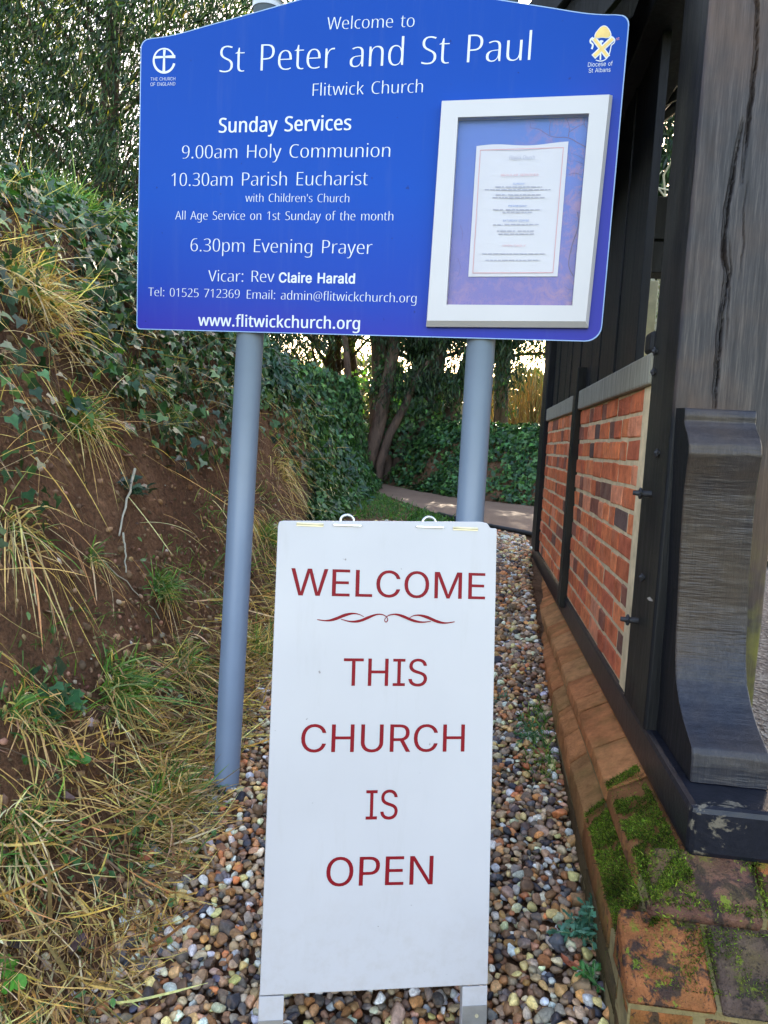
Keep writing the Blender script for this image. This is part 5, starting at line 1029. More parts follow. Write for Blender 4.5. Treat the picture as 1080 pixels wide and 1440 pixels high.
# hinges and staple rings on the top edge
for a, b in (((417, 736), (455, 738)), ((637, 742), (672, 744))):
    p0, p1 = AP.px(*a), AP.px(*b)
    h_ = obox('hinge', AP.o, AP.u, AP.v, AP.n, (p0[0], p1[0]), (p0[1] - .006, p0[1] + .0025), (-.014, .0012), M['brass'], AF, .0006)
    rod('hinge_pin', AP.w(np.array([p0[0], p0[1] - .001]), .0016), AP.w(np.array([p1[0], p0[1] - .001]), .0016), .0018, M['brass'], h_, 8)
for cx, cy in ((488.5, 739.5), (604.5, 742)):
    p = AP.px(cx, cy); ph = p + np.array([0, -.001])
    ring = [AP.w(ph, -.010) + AP.u * (.0155 * math.cos(t)) + AP.v * (.013 + .0135 * math.sin(t)) for t in np.linspace(0, math.pi, 15)]
    ring = [AP.w(ph, -.010) + AP.u * .0155] + ring + [AP.w(ph, -.010) - AP.u * .0155]
    plt = obox('staple_plate', AP.o, AP.u, AP.v, AP.n, (p[0] - .033, p[0] + .033), (p[1] - .001, p[1] + .0035), (-.020, .0035), M['steel'], AF, .001)
    tubes('staple_ring', [ring], [[.0033] * len(ring)], M['steel'], plt, k=10)
RD = dict(pl=AP, off=.0001, mat=M['red'], parent=front_)
text('WELCOME', 'G', (408.3, 837.2), (682, 843), 38.5, ax=.002, ay=-.002, **RD); text('THIS', 'G', (482.5, 964.5), (600.3, 965), 39, ax=.002, ay=-.002, **RD)
text('CHURCH', 'G', (422.8, 1058), (653, 1057), 39.6, ax=.002, ay=-.002, **RD); text('IS', 'G', (514, 1152.7), (558.9, 1151.8), 41.6, ax=.002, ay=-.002, **RD); text('OPEN', 'G', (458, 1246.6), (608.4, 1243.6), 41.2, ax=.002, ay=-.002, **RD)
def fl(P): return [(360 + a / 3, 700 + b / 3) for a, b in P]
for k, (P, W_) in enumerate((([(258, 514), (300, 520), (335, 512), (375, 494), (410, 487), (435, 491), (455, 502)], (3, 5, 11, 12, 6, 3, 2)), ([(358, 512), (400, 524), (440, 520), (478, 503), (512, 490), (540, 493), (556, 508), (555, 520), (547, 526), (541, 516), (549, 503)], (2, 5, 10, 11, 6, 4, 3, 4, 4, 3, 2)),
             ([(838, 523), (797, 530), (762, 522), (722, 503), (688, 494), (662, 497), (644, 509)], (3, 5, 11, 12, 6, 3, 2)), ([(738, 521), (700, 526), (660, 518), (622, 500), (590, 490), (562, 494), (549, 503)], (2, 5, 10, 11, 6, 4, 2)))):
    Q = smooth(fl(P), 3); w_ = np.interp(np.linspace(0, 1, len(Q)), np.linspace(0, 1, len(W_)), np.array(W_) * .36)
    flat('flourish', [[pxpoly(stroke(Q, w_), AP, .0002)]], AP, .0002 + k * .0003, M['red'], front_, .0002)
# ------------------------------------------------------------------ vegetation
IVT = np.array([(0, 0, 0), (.36, -.14, .05), (.50, .22, .02), (.24, .42, .09), (0, .98, -.06), (-.24, .42, .09), (-.50, .22, .02), (-.36, -.14, .05)]); IVF = np.array([(0, 1, 2, 3), (0, 3, 4, 5), (0, 5, 6, 7)])
LAT = np.array([(0, 0, 0), (.17, .35, .05), (.15, .7, .04), (0, 1.0, -.04), (-.15, .7, .04), (-.17, .35, .05)]); LAF = np.array([(0, 1, 2, 3), (0, 3, 4, 5)])
SPT = np.array([(0, 0, 0), (.09, .45, .02), (0, 1, -.05), (-.09, .45, .02)]); SPF = np.array([(0, 1, 2, 3)])
CLT = np.array([(0, 0, 0), (.09, .3, .02), (.16, .34, 0), (.11, .55, .03), (.19, .68, 0), (.05, .8, .02), (0, 1, 0), (-.05, .8, .02), (-.19, .68, 0), (-.11, .55, .03), (-.16, .34, 0), (-.09, .3, .02)]); CLF = np.array([(0, 1, 2, 3), (0, 3, 4, 5), (0, 5, 6, 7), (0, 7, 8, 9), (0, 9, 10, 11)])
IVC = [(.022, .060, .020), (.034, .090, .030), (.05, .125, .04), (.08, .17, .06), (.028, .07, .034), (.10, .21, .05)]
GRC = [(.09, .21, .035), (.13, .28, .05), (.07, .17, .04), (.20, .33, .08), (.26, .32, .10)]
STC = [(.74, .51, .21), (.82, .62, .29), (.62, .41, .17), (.84, .69, .42), (.48, .30, .14), (.80, .57, .20)]
YEC = [(.012, .030, .014), (.018, .045, .018), (.028, .062, .024), (.010, .024, .014), (.04, .075, .025)]
def leaf_frames(N, spread, hang=.0):
    """z near the surface normal; y (leaf tip) roughly downhill."""
    n = len(N); z = N + rng.normal(0, spread, (n, 3)); z /= np.linalg.norm(z, axis=1)[:, None]
    d = np.array([.3, -.25, -1.]) + rng.normal(0, .8, (n, 3)); y = d - (d * z).sum(1)[:, None] * z; y /= np.linalg.norm(y, axis=1)[:, None]
    return np.stack([np.cross(y, z), y, z], -1)
def bank_sample(n, y0, y1, v0, v1):
    y = rng.uniform(y0, y1, n); v = rng.uniform(v0, v1, n); xf = np.interp(y, _F[:, 0], _F[:, 1]); xc = np.interp(y, _C[:, 0], _C[:, 1]); x = xf - v * (xf - xc); return x, y, v
def proj(P):
    c = (P - [0, 0, EYE]) @ RW; return 540 + F * c[:, 0] / -c[:, 2], 720 - F * c[:, 1] / -c[:, 2]
# ivy on the left bank: thick along the top and beyond the bare scar, ragged at its edge
x, y, v = bank_sample(150000, .6, 12.4, .02, 1.7); z = T(x, y, False); px_, py_ = proj(np.stack([x, y, z], -1))
edge = np.interp(px_, [0, 60, 130, 200, 300, 380, 440, 520], [660, 620, 590, 640, 650, 620, 680, 760]) + 60 * noise3(np.stack([x * 1.6, y * 1.6, z * 1.6], -1))
dens = np.clip((edge - py_) / 90 + .25, 0, 1) * (.55 + .9 * noise3(np.stack([x * 3.2, y * 3.2, z * 3.2 + 9], -1)) + .35 * noise3(np.stack([x * 9, y * 9, z * 9], -1)))
dens = np.where((px_ > 430) & (px_ < 545), .9, dens); dens = np.where((px_ > 365) & (px_ < 425) & (py_ > 560), dens * .35, dens); dens = np.where((px_ < 110) & (py_ > 340) & (py_ < 560), dens * .35, dens)
dens = np.where((px_ < 50) & (py_ > 560) & (py_ < 1000), .28 * (noise3(np.stack([x * 4, y * 4, z * 4], -1)) > .05), dens); dens = np.where(py_ < 345, dens * .7, dens)
dens = np.where((px_ > 95) & (px_ < 330) & (py_ > 325) & (py_ < 500), np.maximum(dens, .75), dens); k = rng.random(len(x)) < dens * .62; x, y, z = x[k], y[k], z[k]; xe, ye, ve = bank_sample(9000, 6.5, 13, .9, 3.4); x = np.r_[x, xe]; y = np.r_[y, ye]; z = np.r_[z, T(xe, ye, False)]; n = len(x); N = normT(x, y); lift = rng.uniform(0, .14, n) + .05 * np.maximum(noise3(np.stack([x * 5, y * 5, z * 5], -1)), 0)
Pz = np.stack([x, y, T(x, y)], -1) + N * lift[:, None]
parts = [scatter('l', IVT, IVF, leaf_frames(N, .45), Pz, rng.uniform(.030, .070, n) * (1 + .07 * np.clip(y - 3, 0, 9)), None, cols=pick(IVC, n, .25))]
tag(smesh('ivy', parts, M['leaf'], center=False), kind='stuff')
# shrubby laurel-like leaves low on the bank end by the path
c_ = []; 
for q in ((430, 590, 8.4, .22), (448, 630, 8.6, .26), (470, 665, 8.6, .28), (440, 680, 8.0, .28), (492, 700, 9.2, .26), (465, 715, 8.3, .26), (415, 600, 7.6, .24), (395, 545, 7.0, .2), (380, 520, 6.5, .16)):
    p = atY(*q[:3]); m = 260; c_.append(scatter('l', LAT, LAF, leaf_frames(np.tile(nrm([.5, -.7, .5]), (m, 1)), .5), p + rng.normal(0, q[3] * .5, (m, 3)), rng.uniform(.06, .11, m), None, cols=pick([(.02, .06, .03), (.03, .09, .05), (.05, .12, .06), (.03, .075, .04)], m, .25)))
tag(smesh('bank_shrub', c_, M['leaf'], center=True), 'dark glossy leaved shrub spilling down the bank end beside the footpath', 'shrub')
# dead stems and roots over the scar and the brown thatch at the bank foot
B_ = []
x, y, v = bank_sample(2600, 1.2, 9, .08, .95); z = T(x, y); n = len(x); N = normT(x, y)
px_, py_ = proj(np.stack([x, y, z], -1)); k = rng.random(n) < np.where((px_ > 360) & (px_ < 440), 1, np.where(px_ < 90, .9, .28)); x, y, z, N = x[k], y[k], z[k], N[k]; n = len(x)
d = N * .35 + np.array([.5, -.1, -.8]) + rng.normal(0, .5, (n, 3)); B_.append(blades(np.stack([x, y, z], -1) + N * .01, d, rng.uniform(.08, .40, n), rng.uniform(.0015, .0042, n), rng.uniform(.1, .6, n), pick(STC + [(.2, .13, .08)] * 3, n, .2), 6, .4))
x, y, v = bank_sample(17000, .7, 4.6, -.06, .23); k = rng.random(len(x)) < np.clip(1.1 - np.abs(v - .03) * 4.2 - (y - 2.4) * .30, .06, 1) * np.clip(.62 + 1.4 * noise3(np.stack([x * 3.5, y * 3.5, x * 0 + 2], -1)), .12, 1) * np.where(v < -.03, .45, 1); x, y = x[k], y[k]; n = len(x); z = T(x, y)
flow = noise3(np.stack([x * 2.5, y * 2.5, x * 0], -1)) * 5; d = np.stack([np.cos(flow) * .8 + .5, np.sin(flow) - .35, rng.uniform(-.12, .28, n)], -1) + rng.normal(0, .5, (n, 3)) * [1, 1, .3]
d[:, 2] *= .8; B_.append(blades(np.stack([x, y, z + rng.uniform(0, .035, n)], -1), d, rng.uniform(.03, .15, n), rng.gamma(4., .0007, n) + .001, rng.uniform(.02, .3, n), pick(STC + [(.30, .19, .10), (.24, .14, .08)], n, .25), 5, .9))
x, y, v = bank_sample(1500, 1.2, 6, .45, 1.25); n = len(x); z = T(x, y); N = normT(x, y); B_.append(blades(np.stack([x, y, z], -1), N + rng.normal(0, .6, (n, 3)) + [0, 0, .3], rng.uniform(.10, .35, n), rng.uniform(.0015, .003, n), rng.uniform(.1, .5, n), pick(STC, n, .2), 5, .5))
tag(smesh('dry_grass', B_, M['straw']), kind='stuff')
x, y, v = bank_sample(3600, .8, 5.5, -.05, .33); k = noise3(np.stack([x * 3, y * 3, x * 0 + 4], -1)) > -.02; x, y = x[k], y[k]; n = len(x); z = T(x, y)
G1 = [blades(np.stack([x, y, z], -1), rng.normal(0, .5, (n, 3)) + [.2, -.2, .8], rng.uniform(.04, .16, n), rng.uniform(.002, .0045, n), rng.uniform(.2, .7, n), pick(GRC, n, .2), 5, .4)]
x, y, v = bank_sample(2600, 2.5, 8, .88, 1.7); n = len(x); z = T(x, y); G1.append(blades(np.stack([x, y, z], -1), rng.normal(0, .4, (n, 3)) + [.3, -.2, 1], rng.uniform(.08, .24, n), rng.uniform(.003, .006, n), rng.uniform(.1, .5, n), pick(GRC, n, .2), 5, .35))
# low green by the path and at the gravel edges
x = rng.uniform(-1.5, .0, 5000); y = rng.uniform(7.4, 12, 5000); k = (y < np.interp(x, near_e[::-1, 0], near_e[::-1, 1]) - .05) & (x > np.interp(y, _F[:, 0], _F[:, 1]) - .05); x, y = x[k], y[k]; n = len(x)
G1.append(blades(np.stack([x, y, T(x, y, False)], -1), rng.normal(0, .5, (n, 3)) + [0, 0, .9], rng.uniform(.03, .10, n), rng.uniform(.006, .012, n), rng.uniform(.1, .5, n), pick(GRC[:3] + IVC[2:4], n, .2), 3, .4))
y = rng.uniform(2.55, 3.1, 260); x = np.interp(y, [1.4, 4.5], [.345, .395]) - np.abs(rng.normal(0, .05, 260)); n = 260
G1.append(blades(np.stack([x, y, gg(x, y)], -1), rng.normal(0, .5, (n, 3)) + [-.2, 0, .9], rng.uniform(.03, .09, n), rng.uniform(.003, .005, n), rng.uniform(.1, .5, n), pick(GRC, n, .2), 4, .4))
# bright rim of lawn behind the far bank
x = rng.uniform(-2.5, 3.5, 16000); s = rng.uniform(1.15, 3.0, 16000); y = np.interp(x, _B[:, 0], _B[:, 1]) + s / .75; n = len(x)
G1.append(blades(np.stack([x, y, T(x, y, False) - .01], -1), rng.normal(0, .35, (n, 3)) + [0, 0, 1], rng.uniform(.05, .12, n), rng.uniform(.010, .018, n), rng.uniform(.1, .4, n), pick(GRC, n, .2), 3, .3))
tag(smesh('grass', G1, M['grass']), kind='stuff')
# far bank ground ivy
x = rng.uniform(-3.6, 3.2, 26000); s = rng.uniform(-.05, 1.6, 26000); y = np.interp(x, _B[:, 0], _B[:, 1]) + s / .75; dn_ = noise3(np.stack([x * 1.7, y * 1.7, x * 0], -1))
k = rng.random(len(x)) < np.clip(.55 + dn_ * 1.6 + (s - .5) * .5, .06, 1); x, y, s = x[k], y[k], s[k]; n = len(x); N = normT(x, y, .1)
parts = [scatter('l', IVT, IVF, leaf_frames(N, .5), np.stack([x, y, T(x, y)], -1) + N * rng.uniform(.0, .09, n)[:, None], rng.uniform(.05, .10, n), None, cols=pick(IVC + [(.04, .10, .03), (.07, .16, .035)], n, .25))]
tag(smesh('ground_ivy', parts, M['leaf']), kind='stuff')

x, y, v = bank_sample(1500, .9, 4.5, -.08, .22); k = noise3(np.stack([x * 4, y * 4, x * 0 + 6], -1)) > -.05; x, y = x[k], y[k]; n = len(x); N = normT(x, y)
lit = [scatter('l', LAT, LAF, frames(n, (0, 0, 1), .6), np.stack([x, y, T(x, y) + rng.uniform(0, .02, n)], -1), rng.uniform(.010, .032, n), None, cols=pick([(.20, .10, .055), (.13, .075, .05), (.30, .19, .10), (.09, .06, .05), (.36, .22, .09)], n, .2))]
x = rng.uniform(-1.0, .38, 420); y = rng.uniform(1.3, 5.5, 420); lit.append(scatter('l', LAT, LAF, frames(420, (0, 0, 1), .5), np.stack([x, y, gg(x, y) + .018], -1), rng.uniform(.006, .018, 420), None, cols=pick([(.20, .10, .055), (.13, .075, .05), (.30, .19, .10)], 420, .2)))
tag(smesh('leaf_litter', lit, M['straw']), kind='stuff')
wl = []
for q in range(46):
    xx_, yy_, _ = bank_sample(1, 1.3, 4.2, -.02, .30); m = rng.integers(8, 26); xs_ = xx_ + rng.normal(0, .05, m); ys_ = yy_ + rng.normal(0, .06, m); Nn = normT(xs_, ys_)
    tpl = (IVT, IVF) if q % 3 == 0 else (LAT * [1.6, 1, 1], LAF); wl.append(scatter('l', *tpl, leaf_frames(Nn, .4), np.stack([xs_, ys_, T(xs_, ys_) + rng.uniform(.004, .035, m)], -1), rng.uniform(.014, .036, m), None, cols=pick([(.06, .17, .04), (.09, .22, .05), (.05, .13, .05), (.12, .24, .07)], m, .2)))
tag(smesh('small_weeds', wl, M['leaf']), kind='stuff')

# single tufts that can be told apart
def tuft(px, py, r, ng, nd, Lg, Ld, label, hang=.5, cat='grass', name='grass_tuft', P=None, up_=.9):
    p = onT(px, py) if P is None else np.array(P); zc = float(T(p[0], p[1])) if P is None else p[2]
    N = normT(np.array([p[0]]), np.array([p[1]]))[0]; E = empty(name, (float(p[0]), float(p[1]), zc)); tag(E, label, cat)
    for m, nm, Lr, pal, mat, hg in ((ng, 'green_blades', Lg, GRC, 'grass', hang * .6), (nd, 'dry_blades', Ld, STC, 'straw', hang * 1.5)):
        if not m: continue
        o = rng.normal(0, r * .4, (m, 3)); o -= (o @ N)[:, None] * N; o[:, 1] *= 1.2
        d = N * .55 + np.array([0, 0, up_]) + rng.normal(0, .62, (m, 3)) + o / r * .35
        V, Fc, C = blades(np.array([p[0], p[1], zc]) + o, d, rng.uniform(.45, 1, m) * Lr, rng.uniform(.0022, .005, m) * (1 + Lr), rng.uniform(.3, 1.4, m) * hg, pick(pal, m, .18), 6, .5)
        mesh(nm, V, Fc, M[mat], E, cols=C)
for a in ((45, 420, .18, 40, 420, .3, .32, 'big straw coloured grass clump at the left edge, below the crest', .55), (110, 590, .09, 210, 110, .18, .30, 'green tuft with pale roots trailing below it over the bare soil', .9),
          (190, 540, .07, 60, 60, .2, .26, 'thin drooping tuft beneath the lower left corner of the blue sign', .9), (235, 590, .06, 110, 40, .20, .2, 'small yellow green tuft just left of the left post', .7),
          (95, 305, .16, 420, 60, .30, .2, 'lush green tuft on the crest of the bank', .3), (8, 275, .16, 330, 60, .28, .2, 'sunlit green tuft on the crest at the left edge of the view', .3), (165, 325, .13, 30, 330, .2, .26, 'bleached tuft on the crest beside the blue sign', .4),
          (125, 775, .04, 40, 22, .15, .15, 'small hanging tuft in the middle of the bare soil scar', 1.3), (225, 840, .07, 150, 40, .2, .18, 'bright green tuft low on the bare soil left of the post', 1.1),
          (375, 765, .07, 170, 60, .24, .25, 'green tuft between the left post and the white board', .9), (372, 925, .13, 110, 260, .26, .28, 'mixed tuft behind the left edge of the white board', .7),
          (15, 745, .09, 40, 80, .22, .34, 'long trailing straw clump hanging at the left edge of the scar', 1.3), (35, 1010, .10, 90, 110, .14, .16, 'straw clump at the foot of the scar by the left edge', .8), (170, 985, .12, 260, 120, .22, .22, 'green and yellow tuft at the foot of the scar', .8),
          (260, 935, .07, 90, 90, .18, .22, 'sparse tuft right at the left side of the post, over loose soil', .7), (330, 720, .06, 30, 120, .2, .38, 'long dry stems directly behind the left post', .9),
          (395, 660, .24, 20, 90, .25, .32, 'tangle of long dead stems between the sign posts', .9), (30, 1180, .12, 90, 120, .14, .18, 'wide straw tuft in the lower left by the rounded leaf plant', .6), (235, 1130, .12, 160, 260, .18, .22, 'flattened straw tuft beside the foot of the left post', .6)):
    tuft(*a)
# rosette plants
def rosette(P, nst, Ls, leaf, per, sz, pal, label, cat='weed', name='weed', spread=.8, mat='leaf', lean=(0, 0, 1)):
    P = np.array(P, float); E = empty(name, tuple(P)); tag(E, label, cat); paths = []; parts = []
    for _ in range(nst):
        d = np.array(lean) + rng.normal(0, spread, 3) * [1, 1, .35]; d[2] = abs(d[2]) + .15; d = nrm(d); L = Ls * rng.uniform(.5, 1); t = np.linspace(0, 1, 7)
        Q = P + d * L * t[:, None] + np.array([0, 0, -1]) * (L * .45 * t ** 2)[:, None] * np.linalg.norm(d[:2]); paths.append(Q)
        m = per; tt_ = rng.uniform(.3, 1, m); i_ = tt_ * 6; B0 = np.stack([np.interp(i_, np.arange(7), Q[:, a]) for a in range(3)], -1)
        fr = leaf_frames(np.tile([0, -.35, 1.], (m, 1)), .35); dd = np.tile(nrm(Q[-1] - P), (m, 1)) + rng.normal(0, .7, (m, 3)); zz_ = fr[:, :, 2]; yy_ = dd - (dd * zz_).sum(1)[:, None] * zz_; yy_ /= np.linalg.norm(yy_, axis=1)[:, None]
        parts.append(scatter('l', *leaf, np.stack([np.cross(yy_, zz_), yy_, zz_], -1), B0, sz * rng.uniform(.6, 1.15, m), None, cols=pick(pal, m, .14)))
    tubes('stems', paths, [np.linspace(.0016, .0006, 7)] * nst, M['stemg'], E, k=5); smesh_child(parts, mat, E)
def smesh_child(parts, mat, E):
    Vs, Fs, Cs, off = [], [], [], 0
    for V, Fc, c in parts: Vs.append(V); Fs.append(Fc + off); Cs.append(c); off += len(V)
    return mesh('leaves', np.concatenate(Vs), np.concatenate(Fs), M[mat], E, cols=np.concatenate(Cs))
M['stemg'] = simple('green_stem', (.16, .26, .12), .5, 30, .2)
def gpt(px, py):
    d = ray(px, py); s = np.linspace(1, 8, 2500); P = np.array([0, 0, EYE]) + d[None] * s[:, None]; k = np.argmax(P[:, 2] < gg(P[:, 0], P[:, 1])); p = P[k]; p[2] = gg(p[0], p[1]); return p
rosette(gpt(826, 1325), 17, .13, (CLT, CLF), 14, .030, [(.07, .19, .12), (.09, .24, .15), (.06, .16, .09)], 'blue green feathery weed in the gravel against the plinth', spread=.75)
rosette(gpt(836, 1385), 8, .075, (CLT, CLF), 9, .024, [(.05, .17, .04), (.08, .22, .05)], 'small bright green weed below the feathery one at the plinth')
rosette(gpt(745, 1035), 26, .12, (CLT, CLF), 6, .028, [(.05, .15, .05), (.07, .19, .07)], 'spreading low weed in the gravel halfway along the plinth', spread=1.2)
rosette(gpt(712, 985), 8, .08, (CLT, CLF), 5, .024, [(.06, .16, .08)], 'tiny seedling patch in the gravel beside the white board edge', spread=1.0)
RND = (np.array([(0, 0, 0), (.3, .12, .03), (.44, .45, .03), (.3, .8, .02), (0, .95, 0), (-.3, .8, .02), (-.44, .45, .03), (-.3, .12, .03)]), IVF)
p = onT(100, 1090); rosette((p[0], p[1], float(T(p[0], p[1])) + .01), 11, .07, RND, 3, .034, [(.06, .22, .03), (.09, .28, .05)], 'round leaved bright green plant among straw in the lower left', spread=.9)
p = onT(2, 1385); rosette((p[0], p[1], float(T(p[0], p[1])) + .01), 6, .06, RND, 2, .045, [(.10, .30, .03)], 'lime green leaves at the very left edge near the gravel', spread=.7)
p = onT(85, 1000); rosette((p[0], p[1], float(T(p[0], p[1])) + .01), 12, .12, (IVT, IVF), 3, .05, [(.04, .13, .05), (.06, .17, .06)], 'ivy seedling with pale veined leaves at the foot of the scar', spread=.9)
p = onT(245, 1005); rosette((p[0], p[1], float(T(p[0], p[1])) + .01), 7, .06, RND, 3, .022, [(.05, .16, .06)], 'seedling on loose soil left of the left post', spread=.6)
p = onT(180, 690); rosette((p[0], p[1], float(T(p[0], p[1])) + .01), 12, .14, (IVT, IVF), 4, .05, [(.02, .06, .035), (.04, .09, .05)], 'dark ivy sprig hanging in the middle of the bare scar', name='ivy_sprig', cat='ivy', spread=.8, lean=(.4, -.3, .1))

# fallen sticks, stones and leaves one can point to
def stick(a, b, r, label, m='twig', name='stick', sag=.01):
    P = np.array([a + (b - a) * t + rng.normal(0, .004, 3) + [0, 0, sag * math.sin(t * 3.1)] for t in np.linspace(0, 1, 9)]); o = tubes(name, [P], [np.linspace(r, r * .55, 9)], M[m], k=7, center=True); tag(o, label, 'stick')
def tp(px, py, up=.01): p = onT(px, py); p[2] = T(p[0], p[1]) + up; return p
stick(tp(258, 1155, .03), gpt(303, 1232) + [0, 0, .02], .007, 'bare grey stick lying from the straw onto the gravel')
stick(tp(190, 690, .05), tp(166, 762, .03), .007, 'broken root stub sticking out of the bare scar', 'twig_pale')
stick(tp(172, 772, .04), tp(179, 812, .03), .005, 'short pale twig below the root stub', 'twig_pale')
stick(tp(145, 792, .05), tp(225, 870, .03), .0025, 'thin straight stem crossing the scar diagonally', 'twig_pale')
stick(tp(232, 556, .06), tp(280, 580, .05), .004, 'pale twig near the bank top left of the left post', 'twig_pale')
stick(gpt(268, 1112) + [0, 0, .03], gpt(306, 1140) + [0, 0, .02], .003, 'short straw stem by the foot of the left post', 'twig_pale')
def stone(px, py, s, m, label, name='stone', flat_=.5):
    p = tp(px, py, s * .25); V, Fc = pebble_template(3, flat_, 5); V = V * s + p; tag(mesh(name, V, Fc, M[m], smooth=True, center=True), label, 'stone')
stone(195, 1162, .042, 'flint_yellow', 'ochre stone lying on the straw left of the post', flat_=.42)
stone(292, 998, .030, 'chip', 'terracotta fragment beside the left post', 'brick_fragment')
stone(205, 1212, .030, 'chip', 'rust red stone at the edge of the gravel'); stone(218, 1200, .028, 'bluestone' if 'bluestone' in M else 'stone', 'pale grey flint on the straw above the gravel')
def dleaf(px, py, s, c, label, up=.02, gr=False):
    p = gpt(px, py) if gr else tp(px, py, up); p[2] += up * gr; m = simple('dead_leaf', c, .6, 40, .4, .3, .002)
    U = np.linspace(-1, 1, 7); V = []; 
    a = rng.uniform(0, 6.28); ux = np.array([math.cos(a), math.sin(a), .1]); uy = np.array([-math.sin(a), math.cos(a), .15])
    for i, u in enumerate(U):
        w_ = .42 * math.sqrt(max(0, 1 - u * u)) + .01
        for v_ in (-1, 0, 1): V.append(p + s * (ux * u + uy * v_ * w_ + np.array([0, 0, .22 * abs(v_) + .15 * u * u + rng.normal(0, .03)])))
    Fc = [(3 * i + j, 3 * i + j + 1, 3 * i + j + 4, 3 * i + j + 3) for i in range(6) for j in range(2)]
    tag(mesh('fallen_leaf', V, Fc, m, smooth=True, center=True), label, 'leaf')
dleaf(95, 1188, .035, (.16, .055, .03), 'dark red brown curled leaf among the straw'); dleaf(92, 1140, .04, (.20, .13, .11), 'dull mauve leaf by the round leaved plant'); dleaf(110, 1345, .045, (.10, .06, .065), 'dark plum leaf at the straw edge above the gravel')
dleaf(20, 1340, .045, (.07, .055, .05), 'blackish leaf at the far left of the straw'); dleaf(795, 1372, .022, (.30, .08, .03), 'rusty leaf on the gravel next to the feathery weed', .03, True); dleaf(808, 1378, .018, (.36, .10, .04), 'smaller orange leaf right of the rusty one', .03, True)
dleaf(180, 660, .03, (.24, .12, .07), 'tan leaf on the bare scar under the ivy sprig'); dleaf(75, 868, .035, (.26, .16, .09), 'pale tan leaf at the left of the scar')

# moss on the near plinth
n = 40000; yy = rng.uniform(1.42, 2.06, n); rowu = rng.random(n) < .5
t = rng.random(n); xx = np.where(rowu, .424 + t * .08, xo(yy) + .004 + t * .075); zz = np.where(rowu, .588 + t * .062, .478 + t * .075 + .03 * (yy - 1.4) / 2)
m_ = noise3(np.stack([xx * 14, yy * 14, zz * 14], -1)) + .5 * noise3(np.stack([xx * 40, yy * 40, zz * 40], -1)); joint = np.minimum(np.abs(yy - 1.62), np.abs(yy - np.where(rowu, 2.03, 2.06))) < .02
k = ((m_ > -.22) & (yy > 1.50) & (yy + .12 * noise3(np.stack([xx * 30, xx * 0, yy * 20], -1)) < np.where(rowu, 1.93, 2.0))) | joint | (rng.random(n) < .03); xx, yy, zz = xx[k], yy[k], zz[k]
n2 = 14000; x2 = rng.uniform(.37, .95, n2); y2 = rng.uniform(1.41, 1.61, n2); z2 = np.where(y2 > 1.515, .575 + (y2 - 1.515) * .77, .468 + (y2 - 1.405) * .68)
m2 = noise3(np.stack([x2 * 13, y2 * 13, z2 * 0 + 3], -1)); j2 = (np.abs(y2 - 1.52) < .012) | ((y2 > 1.52) & (np.abs(x2 - .655) < .012)) | ((y2 < 1.515) & (np.abs(x2 - .535) < .01)) | (np.abs(y2 - 1.408) < .005); k = (m2 > .10) | (j2 & (m2 > -.3)); 
P = np.concatenate([np.stack([xx, yy, zz], -1), np.stack([x2, y2, z2], -1)[k]]); n = len(P)
V, Fc, C = blades(P, rng.normal(0, .6, (n, 3)) + [-.3, -.3, 1], rng.uniform(.004, .009, n) * (1 + .9 * noise3(P * 22)), rng.uniform(.0012, .0024, n), rng.uniform(0, .5, n), np.clip(1 + 1.1 * noise3(P * 17 + 3), .35, 2)[:, None] * pick([(.09, .14, .012), (.14, .20, .018), (.05, .09, .012), (.19, .24, .03), (.06, .055, .02)], n, .3), 2, .5)
tag(mesh('moss', V, Fc, M['moss'], cols=C), kind='stuff')

# ------------------------------------------------------------------ trees, shrubs and graves behind
def limb(a, d, L, n=7, wob=.12, up=.0):
    P = [np.array(a, float)]; d = nrm(d)
    for _ in range(n - 1): d = nrm(d + rng.normal(0, wob, 3) + [0, 0, up]); P.append(P[-1] + d * L / (n - 1))
    return np.array(P)
def sprays(C, per, rad, size, pal, drop=(0, 0, -1), spread=.7, tmpl=(SPT, SPF)):
    n = len(C) * per; B0 = np.repeat(C, per, axis=0) + rng.normal(0, 1, (n, 3)) * rad * [1, 1, .7]
    y_ = np.asarray(drop) + rng.normal(0, spread, (n, 3)); y_ /= np.linalg.norm(y_, axis=1)[:, None]; a = rng.normal(size=(n, 3)); x_ = np.cross(y_, a); x_ /= np.linalg.norm(x_, axis=1)[:, None]
    shade = np.repeat(rng.uniform(.6, 1.5, len(C)), per)
    return scatter('s', *tmpl, np.stack([x_, y_, np.cross(x_, y_)], -1), B0, rng.uniform(.6, 1.3, n) * size, None, cols=np.clip(pick(pal, n, .2) * shade[:, None], 0, 1))
def ell(n, c, r, hollow=.0):
    u = rng.normal(size=(n, 3)); u /= np.linalg.norm(u, axis=1)[:, None]; return np.array(c) + u * (rng.uniform(hollow ** 3, 1, n) ** (1 / 3))[:, None] * np.array(r)
def tree(name, base, label, trunks, crown_parts, mat='bark', cat='tree', leafm='yew'):
    E = empty(name, base); tag(E, label, cat); br = []
    for P, r0, r1 in trunks: br.append((P, np.linspace(r0, r1, len(P))))
    big = [b for b in br if b[1][0] > .07]; sm = [b for b in br if b[1][0] <= .07]
    for b in big: tubes('trunk', [b[0]], [b[1]], M[mat], E, k=12)
    if sm: tubes('branches', [b[0] for b in sm], [b[1] for b in sm], M[mat], E, k=6)
    if crown_parts:
        Vs, Fs, Cs, off = [], [], [], 0
        for V, Fc, c in crown_parts: Vs.append(V); Fs.append(Fc + off); Cs.append(c); off += len(V)
        mesh('crown', np.concatenate(Vs), np.concatenate(Fs), M[leafm], E, cols=np.concatenate(Cs))
    return E
